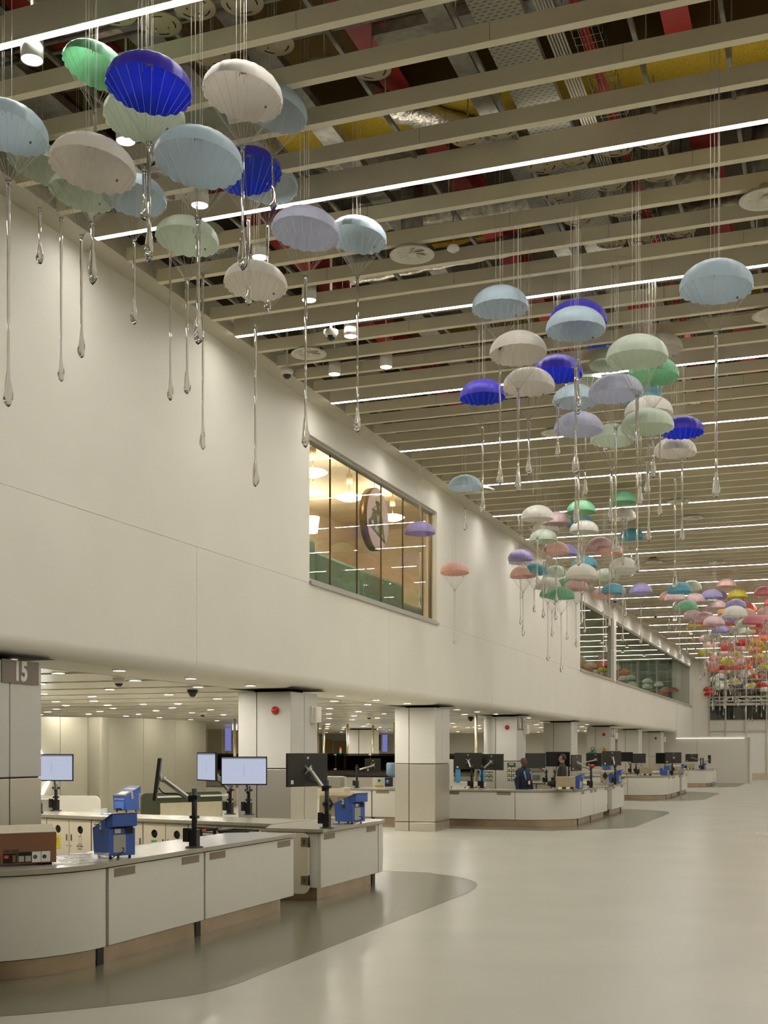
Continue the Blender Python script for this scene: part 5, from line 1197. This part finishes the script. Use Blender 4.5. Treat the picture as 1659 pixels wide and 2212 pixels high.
# first aid and biohazard kits on the sixth column, red and blue bags
for q, (pa, m1, nm) in enumerate(((1280, 'kitgreen', 'green'), (1306, 'kityellow', 'yellow'))):
    c = on_y(pa, 1617.5, 50.78); t = thing('safety_kit', nm + ' kit bag hanging below its round sign on a grey column', 'kit', c)
    mb = MB(); mb.X = Matrix.Rotation(R(90), 4, 'X'); mb.lathe([(0, 0), (.085, 0), (.085, .01), (0, .01)], 24); mb.build('round_sign', M['kitgreen'] if nm == 'green' else M['kityellow'], t)
    mb = MB(); mb.X = Matrix.Rotation(R(90), 4, 'X'); mb.lathe([(.068, .010), (.068, .012), (0, .012)], 24); mb.build('sign_face', M['kitgreen'] if nm == 'green' else M['kityellow'], t)
    if nm == 'green': MB().box(-.05, -.016, -.016, .05, -.012, .016).box(-.016, -.016, -.05, .016, -.012, .05).build('white_cross', M['paper'], t)
    else:
        for a_ in (90, 210, 330): MB().cyl((.026 * math.cos(R(a_)), -.012, .026 * math.sin(R(a_))), (.026 * math.cos(R(a_)), -.015, .026 * math.sin(R(a_))), .018, 10).build('hazard_lobe', M['ink'], t)
    MB().yprism([(-.2, -.5), (.2, -.5), (.2, -.22), (.15, -.14), (.06, -.12), (-.06, -.12), (-.15, -.14), (-.2, -.22)], -.12, 0.0).build('bag', M['kitgreen'] if nm == 'green' else M['kityellow'], t, bevel=.02)
    MB().box(-.05, -.08, -.12, .05, -.02, -.09).build('handle', M['black'], t)
t = thing('red_hand_scanner', 'red hand held device perched on the monitor pole right of the man in brown', 'scanner', on_d(1279, 1655, 31.5), .2); t.scale = (.62, .62, .62)
mb = MB(); mb.X = Matrix.Rotation(R(90), 4, 'Y'); mb.lathe([(0, -.11), (.06, -.10), (.075, -.03), (.06, 0), (.075, .03), (.06, .1), (0, .11)], 14); mb.build('body', M['redcable'], t); MB().cbox((0, -.03, .05), (.06, .05, .05)).build('clip', M['white'], t)
t = thing('blue_bag', 'small bright blue bag hanging by the yellow kit monitor', 'bag', on_d(1310, 1656, 36.0)); MB().prism([(-.12, -.05), (.1, -.05), (.14, .05), (-.1, .05)], -.1, .1).build('pouch', M['blue2'], t, bevel=.03); MB().cyl((0, 0, .08), (0, 0, .3), .006, 6).build('strap', M['black'], t)
# ------------------------------------------------------------------ windows and the rooms behind them
def window(n, Y, z0, z1, nm, cuts, pane_m, framem, label=None):
    h_ = holder(nm)
    ys = [Y[0]] + cuts + [Y[1]]
    for a, b in zip(ys[:-1], ys[1:]): MB().box(-8.66, a + .012, z0 + .05, -8.64, b - .012, z1 - .05).build('pane', pane_m, h_)
    fr = MB().box(-8.70, Y[0] - .0, z0, -8.505, Y[1], z0 + .05).build('sill', M['frame'], h_)
    MB().box(WX, Y[0] - .02, z0 - .06, WX + .05, Y[1] + .05, z0).build('sill_nosing', M['frame'], h_)
    MB().box(-8.70, Y[0], z1 - .05, -8.56, Y[1], z1).build('head_frame', M['frame'], h_)
    MB().box(-8.70, Y[0], z0 + .05, -8.60, Y[0] + .03, z1 - .05).build('jamb', framem, h_); MB().box(-8.70, Y[1] - .03, z0 + .05, -8.63, Y[1], z1 - .05).build('jamb', framem, h_)
    for c in cuts: MB().box(-8.665, c - .008, z0 + .05, -8.635, c + .008, z1 - .05).build('mullion', framem, h_)
    return h_
c1 = [on_x(x, 1100, -8.65).y for x in (713, 771, 823, 870, 913)]
window(1, W1, WZ0, WZ1, 'window_1', c1, M['pane'], M['gold'])
window(2, W2, WZ0, WZ1, 'window_2', [], M['pane_far'], M['frame'])
window(3, W3, WZ0, WZ1, 'window_3', [W3[0] + 3.72 * i for i in range(1, 8)], M['pane_far'], M['frame'])
# warm lounge
lo = holder('wall_lounge')
MB().box(-13.6, 16.0, 4.3, -13.5, 34, 8.7).build('rear_wall', M['warm'], lo)
MB().box(-13.5, 33.9, 4.3, -8.76, 34, 8.7).build('end_wall', M['warm'], lo); MB().box(-13.5, 16.0, 4.3, -8.76, 16.1, 8.7).build('end_wall', M['warm'], lo)
MB().box(-13.5, 16, 4.3, -8.76, 34, 4.4).build('lounge_floor', M['gold'], lo); MB().box(-13.5, 16, 8.6, -8.77, 34, 8.7).build('lounge_ceiling', M['warm'], lo)
MB().box(-8.76, 16, 8.3, -8.7, 34, 8.7).build('lintel', M['warm'], lo)
def opal(px_, py_, X, dia, label):
    c = on_x(px_, py_, X); t = thing('opal_pendant', label, 'lamp', c, 0, 'glowing disc pendants in the lounge')
    r = dia / 2; MB().lathe([(0, -.09), (r * .5, -.075), (r * .85, -.03), (r, 0), (r * .85, .035), (r * .5, .07), (.04, .085), (0, .085)], 32).build('shade', M['pendant'], t)
    MB().cyl((0, 0, .085), (0, 0, .32), .006, 6).build('cord', M['gold'], t); MB().lathe([(.07, .30), (.07, .52), (0, .52)], 14).build('canister', M['beige'], t); MB().cyl((0, 0, .52), (0, 0, 8.6 - c.z), .008, 6).build('rod', M['gold'], t); MB().cyl((0, 0, -.09), (0, 0, -.17), .006, 6).build('pull', M['gold'], t)
opal(755, 1074, -10.1, .66, 'glowing oval pendant lamp left of the round pink sign')
opal(676, 1021, -9.8, .60, 'glowing oval pendant lamp cut by the left edge of the lounge window')
opal(848, 1118, -10.4, .62, 'glowing oval pendant lamp right of the round pink sign')
opal(915, 1128, -12.0, .6, 'faint far oval pendant lamp at the right of the lounge window')
# round emblem sign
c = on_x(816, 1122, -8.95); RS = .66
t = thing('round_sign', 'round pink hanging sign with a dark figure playing, inside the lounge window', 'sign', c)
mb = MB(); mb.X = Matrix.Rotation(R(90), 4, 'Y'); mb.lathe([(0, -.16), (RS, -.16), (RS, 0), (RS - .012, .004)], 48); mb.build('drum', M['gold'], t)
mb = MB(); mb.X = Matrix.Rotation(R(90), 4, 'Y'); mb.lathe([(RS - .014, .002), (RS - .014, .008), (0, .008)], 48); mb.build('face', M['pink'], t)
MB().cyl((-.08, 0, RS), (-.08, 0, 8.6 - c.z), .006, 6).build('chain', M['gold'], t)
def fig(poly, m, nm, x):                     # polygon from crop pixels -> the disc's own plane
    pr_ = []
    for a, b in poly:
        u_ = (a - 583) / 180.0 * RS; v_ = -(b - 775) / 515.0 * RS; pr_.append((u_, v_))
    MB().xprism(pr_, x, x + .004).build(nm, M[m], t)
fig([(540, 500), (555, 455), (580, 440), (603, 458), (612, 520), (600, 560), (612, 640), (655, 720), (668, 900), (690, 1060), (700, 1075), (698, 1140), (640, 1090), (430, 935), (430, 850), (455, 820), (460, 740), (485, 660), (525, 590), (555, 560)], 'print_d', 'figure', .008)
fig([(540, 492), (556, 455), (578, 442), (600, 456), (610, 500), (582, 478)], 'print_l', 'cap', .012)
fig([(505, 640), (530, 590), (556, 572), (560, 640), (530, 650)], 'print_l', 'shoulder_light', .012)
fig([(556, 690), (575, 740), (600, 680), (596, 780), (578, 860), (566, 790)], 'print_l', 'shirt_light', .012)
fig([(448, 820), (460, 740), (480, 680), (500, 690), (482, 720), (470, 780)], 'print_l', 'sleeve_light', .012)
fig([(535, 920), (560, 880), (590, 930), (580, 980), (598, 1000), (560, 990), (525, 960)], 'print_l', 'hand', .012)
fig([(605, 950), (625, 970), (640, 1030), (625, 1010), (610, 1000)], 'print_l', 'finger_light', .012); fig([(635, 985), (655, 1000), (665, 1060), (645, 1040)], 'print_l', 'finger_light', .012)
fig([(470, 850), (500, 830), (515, 870), (480, 910)], 'pink', 'gap', .0125)
# booths, picture, wall lamp
for i, (xa, xb, yt) in enumerate(((655, 684, 1155), (686, 781, 1190), (784, 872, 1228), (874, 915, 1300))):
    XX = -10.3; a = on_x(xa, yt, XX); b = on_x(xb, yt + 4, XX)
    t = thing('booth_seat', 'teal upholstered booth in the lounge, ' + ['left and tallest', 'second from left', 'third from left', 'right one'][i], 'seat', (XX, a.y, 4.4))
    MB().box(-.25, 0.02, 0, 0, b.y - a.y - .02, a.z - 4.4).build('backrest', M['teal'], t, bevel=.08); MB().box(0.01, 0.02, .0, .5, b.y - a.y - .02, .45).build('seat', M['teal'], t, bevel=.05)
a = on_x(843, 1230, -13.42); b = on_x(921, 1118, -13.42)
t = thing('framed_picture', 'large framed grey brown picture on the lounge back wall', 'picture', (-13.5, a.y, a.z))
W_, H_ = b.y - a.y, b.z - a.z
MB().box(0, 0, 0, .04, W_, H_).build('frame', M['gold'], t); MB().box(.04, .08, .08, .05, W_ - .08, H_ - .08).build('canvas', mat('picture_canvas', (176, 160, 124), .6, noise=.25, scale=1.6), t)
MB().xprism([(.1, H_ * .52), (W_ * .3, H_ * .6), (W_ * .35, H_ * .5), (W_ * .8, H_ * .56), (W_ - .1, H_ * .5), (W_ - .1, H_ * .44), (.1, H_ * .46)], .05, .052).build('painted_skyline', M['copper'], t)
p = on_x(672, 1134, -12.6); t = thing('wall_lamp', 'glowing warm lamp at the left edge of the lounge window', 'lamp', p); MB().lathe([(.16, -.2), (.22, .2)], 20).build('shade', M['pendant'], t); MB().box(-.85, -.03, .2, .03, .03, .24).build('bracket', M['gold'], t)
# rooms behind the far windows: green grey curtains
rm = holder('wall_upper_rooms')
MB().box(-11.6, 42.5, 4.5, -11.5, 82, 8.4).build('rear_wall', M['cream'], rm); MB().box(-11.5, 42.5, 4.5, -8.76, 82, 4.6).build('room_floor', M['frame'], rm); MB().box(-11.5, 42.5, 8.3, -8.76, 82, 8.4).build('room_ceiling', M['cream'], rm)
MB().box(-11.5, 42.4, 4.5, -8.76, 42.5, 8.4).box(-11.5, 50.8, 4.5, -8.76, 50.95, 8.4).box(-11.5, 82, 4.5, -8.76, 82.1, 8.4).build('side_wall', M['cream'], rm)
for q in range(9): MB().cyl((-10.2, 45 + 4.2 * q, 8.27), (-10.2, 45 + 4.2 * q, 8.3), .16, 16).build('added_room_lamp', M['pendant'], rm)  # added ceiling lamps, invented to brighten the rooms behind the curtains
M['curtain'] = mat('curtain_green_grey', (176, 180, 158), .9, noise=.05)
for i, (ya, yb2) in enumerate(((43.35, 50.5), (51.3, 76.0), (76.2, 80.9))):
    n_ = int((yb2 - ya) / .09); mb = MB(); vs = []; 
    for q in range(n_ + 1): y = ya + (yb2 - ya) * q / n_; x = -9.2 + .05 * math.sin(q * 1.3); vs += [(x, y, 4.62), (x, y, 8.25)]
    mb.add(vs, [(2 * q, 2 * q + 2, 2 * q + 3, 2 * q + 1) for q in range(n_)], True)
    o = mb.build('curtain', M['curtain'] if i < 2 else M['panel']); tag(o, 'hanging ' + ['green grey curtain behind the second upper window', 'long green grey curtain behind the third upper window', 'pale curtain at the far end of the third upper window'][i], 'curtain')
    tag(MB().cyl((-9.2, ya, 8.26), (-9.2, yb2, 8.26), .015, 6).build('curtain_rail', M['steel2']), 'curtain rail above the ' + ['second window', 'third window', 'pale far'][i] + ' curtain', 'rail')
# wall above the margin, closing the ceiling void
MB().box(-9.0, Y0R, 8.3, -8.77, 82, 10.3).build('void_wall', M['deck'], wl)

# ------------------------------------------------------------------ the two men
def person(px_, d, yaw, H, label, skin, jacket, shirt, bald=True, stripes=False, heavy=1.0):
    b = ray_floor(px_, d); b.z = 0
    t = thing('person', label, 'person', b, R(yaw)); k = H / 1.72
    def skinmesh(name, V, E_, m, parent, vox=.011):      # one closed surface grown around the joints: blobs along every bone, fused by a voxel remesh
        mb = MB(); sph = [(math.sin(a), -math.cos(a)) for a in [math.pi * i / 7 for i in range(8)]]
        for a, b in E_:
            p0, p1 = Vector(V[a][0]) * k, Vector(V[b][0]) * k; r0, r1 = [(r if isinstance(r, tuple) else (r, r)) for r in (V[a][1], V[b][1])]
            L_ = (p1 - p0).length; n_ = max(1, int(L_ / (.35 * k * min(*r0, *r1))))
            for q in range(n_ + 1):
                f = q / n_; rx, ry = [(u_ * (1 - f) + v_ * f) * k for u_, v_ in zip(r0, r1)]
                mb.X = Matrix.Translation(p0.lerp(p1, f)) @ Matrix.Diagonal((ry, rx, min(rx, ry), 1)); mb.lathe(sph, 12)
        o = mb.build(name, m, parent)
        rm_ = o.modifiers.new('fuse', 'REMESH'); rm_.mode = 'VOXEL'; rm_.voxel_size = vox; rm_.use_smooth_shade = True
        sm_ = o.modifiers.new('relax', 'SMOOTH'); sm_.factor = .5; sm_.iterations = 3
        return o
    # body: +x is forward; vertices: (position, radius)
    V = [((0, 0, .95), (.14, .11)), ((0, 0, 1.12), (.13, .10)), ((0, 0, 1.30), (.15, .105)), ((0, 0, 1.40), .07), ((0.0, 0, 1.46), .058), ((.008, 0, 1.52), .060), ((.022, 0, 1.555), (.058, .07)), ((.006, 0, 1.615), (.074, .092)), ((-.006, 0, 1.655), (.070, .085))]
    E_ = [(i, i + 1) for i in range(8)]
    def chain(root, pts):
        last = root
        for p in pts: V.append(p); E_.append((last, len(V) - 1)); last = len(V) - 1
        return last
    for s in (1, -1):
        w_ = chain(3, [((0, .12 * s, 1.385), .055), ((0, .185 * s, 1.365), .052), ((-.01, .235 * s, 1.12), .042), ((.05, .245 * s, .88), .028), ((.062, .247 * s, .84), .026), ((.075, .248 * s, .79), (.02, .034))])
        for q, (oy, ln) in enumerate(((-.024, .07), (-.008, .08), (.008, .075), (.022, .06))): chain(w_, [((.08 + oy, .245 * s, .755), .0095), ((.085 + oy, .24 * s, .755 - ln * .55), .0085), ((.08 + oy, .232 * s, .755 - ln), .0075)])
        chain(w_ - 0, [((.105, .235 * s, .80), .010), ((.118, .228 * s, .765), .0085)])
        chain(0, [((0, .09 * s, .90), .095), ((.015, .10 * s, .50), .06), ((-.01, .10 * s, .10), .04), ((.05, .105 * s, .045), .038), ((.15, .11 * s, .03), .03)])
    V.append(((.088, 0, 1.605), .009)); V.append(((.104, 0, 1.578), .014)); E_.append((len(V) - 2, len(V) - 1))
    for s in (1, -1): V.append(((-.005, .072 * s, 1.60), .013)); V.append(((-.012, .080 * s, 1.575), .010)); E_.append((len(V) - 2, len(V) - 1))
    V.append(((.05, 0, 1.535), .032)); V.append(((.058, 0, 1.53), .028)); E_.append((len(V) - 2, len(V) - 1))
    body = skinmesh('body', V, E_, skin, t)
    h = heavy
    V = [((0, 0, .90), (.165 * h, .13 * h)), ((.02, 0, 1.10), (.17 * h, .145 * h)), ((.01, 0, 1.28), (.18 * h, .13 * h)), ((0, 0, 1.37), (.15, .105)), ((.0, 0, 1.43), .074)]; E_ = [(0, 1), (1, 2), (2, 3), (3, 4)]
    for s in (1, -1): chain(3, [((0, .12 * s, 1.385), .078), ((0, .185 * s, 1.355), .076), ((-.01, .235 * s * (h ** .3), 1.12), .060), ((.05, .255 * s, .90), .045), ((.056, .256 * s, .865), .040)])
    jk = skinmesh('jacket', V, E_, jacket, t)
    V = [((0, 0, .92), (.15, .12))]; E_ = []
    for s in (1, -1): chain(0, [((0, .09 * s, .88), .11), ((.015, .10 * s, .50), .08), ((-.01, .10 * s, .09), .065)])
    skinmesh('trousers', V, E_, M['trouser'], t)
    for s in (1, -1):
        MB().box(-.09 * k, (.105 * s - .05) * k, 0, .2 * k, (.105 * s + .05) * k, .075).build('shoe', M['rubber'], t, bevel=.03)
    # collar and shirt front
    MB().lathe([(.075 * k, 0), (.068 * k, .05), (.06 * k, .055)], 16, (0.008, 0, 1.445 * k)).build('collar', shirt, t)
    def el(c, r, m, nm, n_=14):
        mb = MB(); mb.X = Matrix.Translation(Vector(c) * k) @ Matrix.Diagonal((r[0] * k, r[1] * k, r[2] * k, 1)); mb.lathe([(math.sin(a), -math.cos(a)) for a in [math.pi * i / 10 for i in range(11)]], n_); return mb.build(nm, m, t)
    for s in (1, -1): el((.084, .031 * s, 1.605), (.008, .013, .006), M['paper'], 'eye'); el((.0905, .031 * s, 1.605), (.003, .005, .005), M['rubber'], 'pupil'); el((.088, .032 * s, 1.625), (.006, .018, .0035), M['hair'], 'eyebrow')
    el((.086, 0, 1.548), (.008, .024, .005), mat('lips', (120, 70, 60), .5), 'mouth')
    if bald: pass
    else:
        mb = MB(); mb.X = Matrix.Translation(Vector((-.006, 0, 1.632)) * k) @ Matrix.Diagonal((.102 * k, .086 * k, .105 * k, 1)); mb.lathe([(math.sin(a), -math.cos(a)) for a in [R(q) for q in range(60, 181, 8)]], 24)
        o = mb.build('hair', M['hair'], t)
        bm = bmesh.new(); bm.from_mesh(o.data); bmesh.ops.delete(bm, geom=[v for v in bm.verts if (v.co.x > .005 * k and v.co.z < 1.665 * k) or (v.co.x > .06 * k and v.co.z < 1.70 * k)], context='VERTS'); bm.to_mesh(o.data); bm.free()
        g = MB()
        for s in (1, -1): g.tube([(.10 * k, .03 * s * k + .02 * math.cos(a), 1.605 * k + .014 * math.sin(a)) for a in [R(q) for q in range(0, 361, 40)]], .0015, 4); g.cyl((.098 * k, .05 * s * k, 1.60 * k), (0, .086 * s * k, 1.60 * k), .0015, 4)
        g.build('glasses', M['rubber'], t)
    if stripes:
        for s in (1, -1):
            o = MB().tube([(.125 * k, .10 * s * k, 1.36 * k), (.155 * k * h, .115 * s * k, 1.25 * k), (.165 * k * h, .10 * s * k, 1.14 * k)], .022, 6).build('blue_trim', M['skyblue'], t)
        MB().tube([(.06 * k, .07 * k, 1.44 * k), (.155 * k, .03 * k, 1.28 * k), (.178 * k * h, 0, 1.12 * k), (.155 * k, -.03 * k, 1.28 * k), (.06 * k, -.07 * k, 1.44 * k)], .004, 5).build('lanyard', M['redcable'], t)
        MB().box(.176 * k * h, -.03, 1.03 * k, .182 * k * h, .03, 1.12 * k).build('badge', M['paper'], t)
        MB().cyl((.01 * k, -.29 * k, 1.24 * k), (.01 * k, -.315 * k, 1.24 * k), .03, 12).build('sleeve_patch', M['skyblue'], t)
    else: MB().box(.14 * k, .06 * k, 1.27 * k, .15 * k, .08 * k, 1.29 * k).build('lapel_pin', M['paper'], t)
person(1131, 31.2, -32, 1.72, 'bald man in navy jacket with light blue trim behind the second counter', M['skinA'], M['navy'], M['dkshirt'], True, True, 1.16)
person(1215, 33.6, 185, 1.80, 'man with black hair and glasses in a dark brown jacket, facing left', M['skinB'], M['brownjkt'], M['navy'], False, False, 1.0)
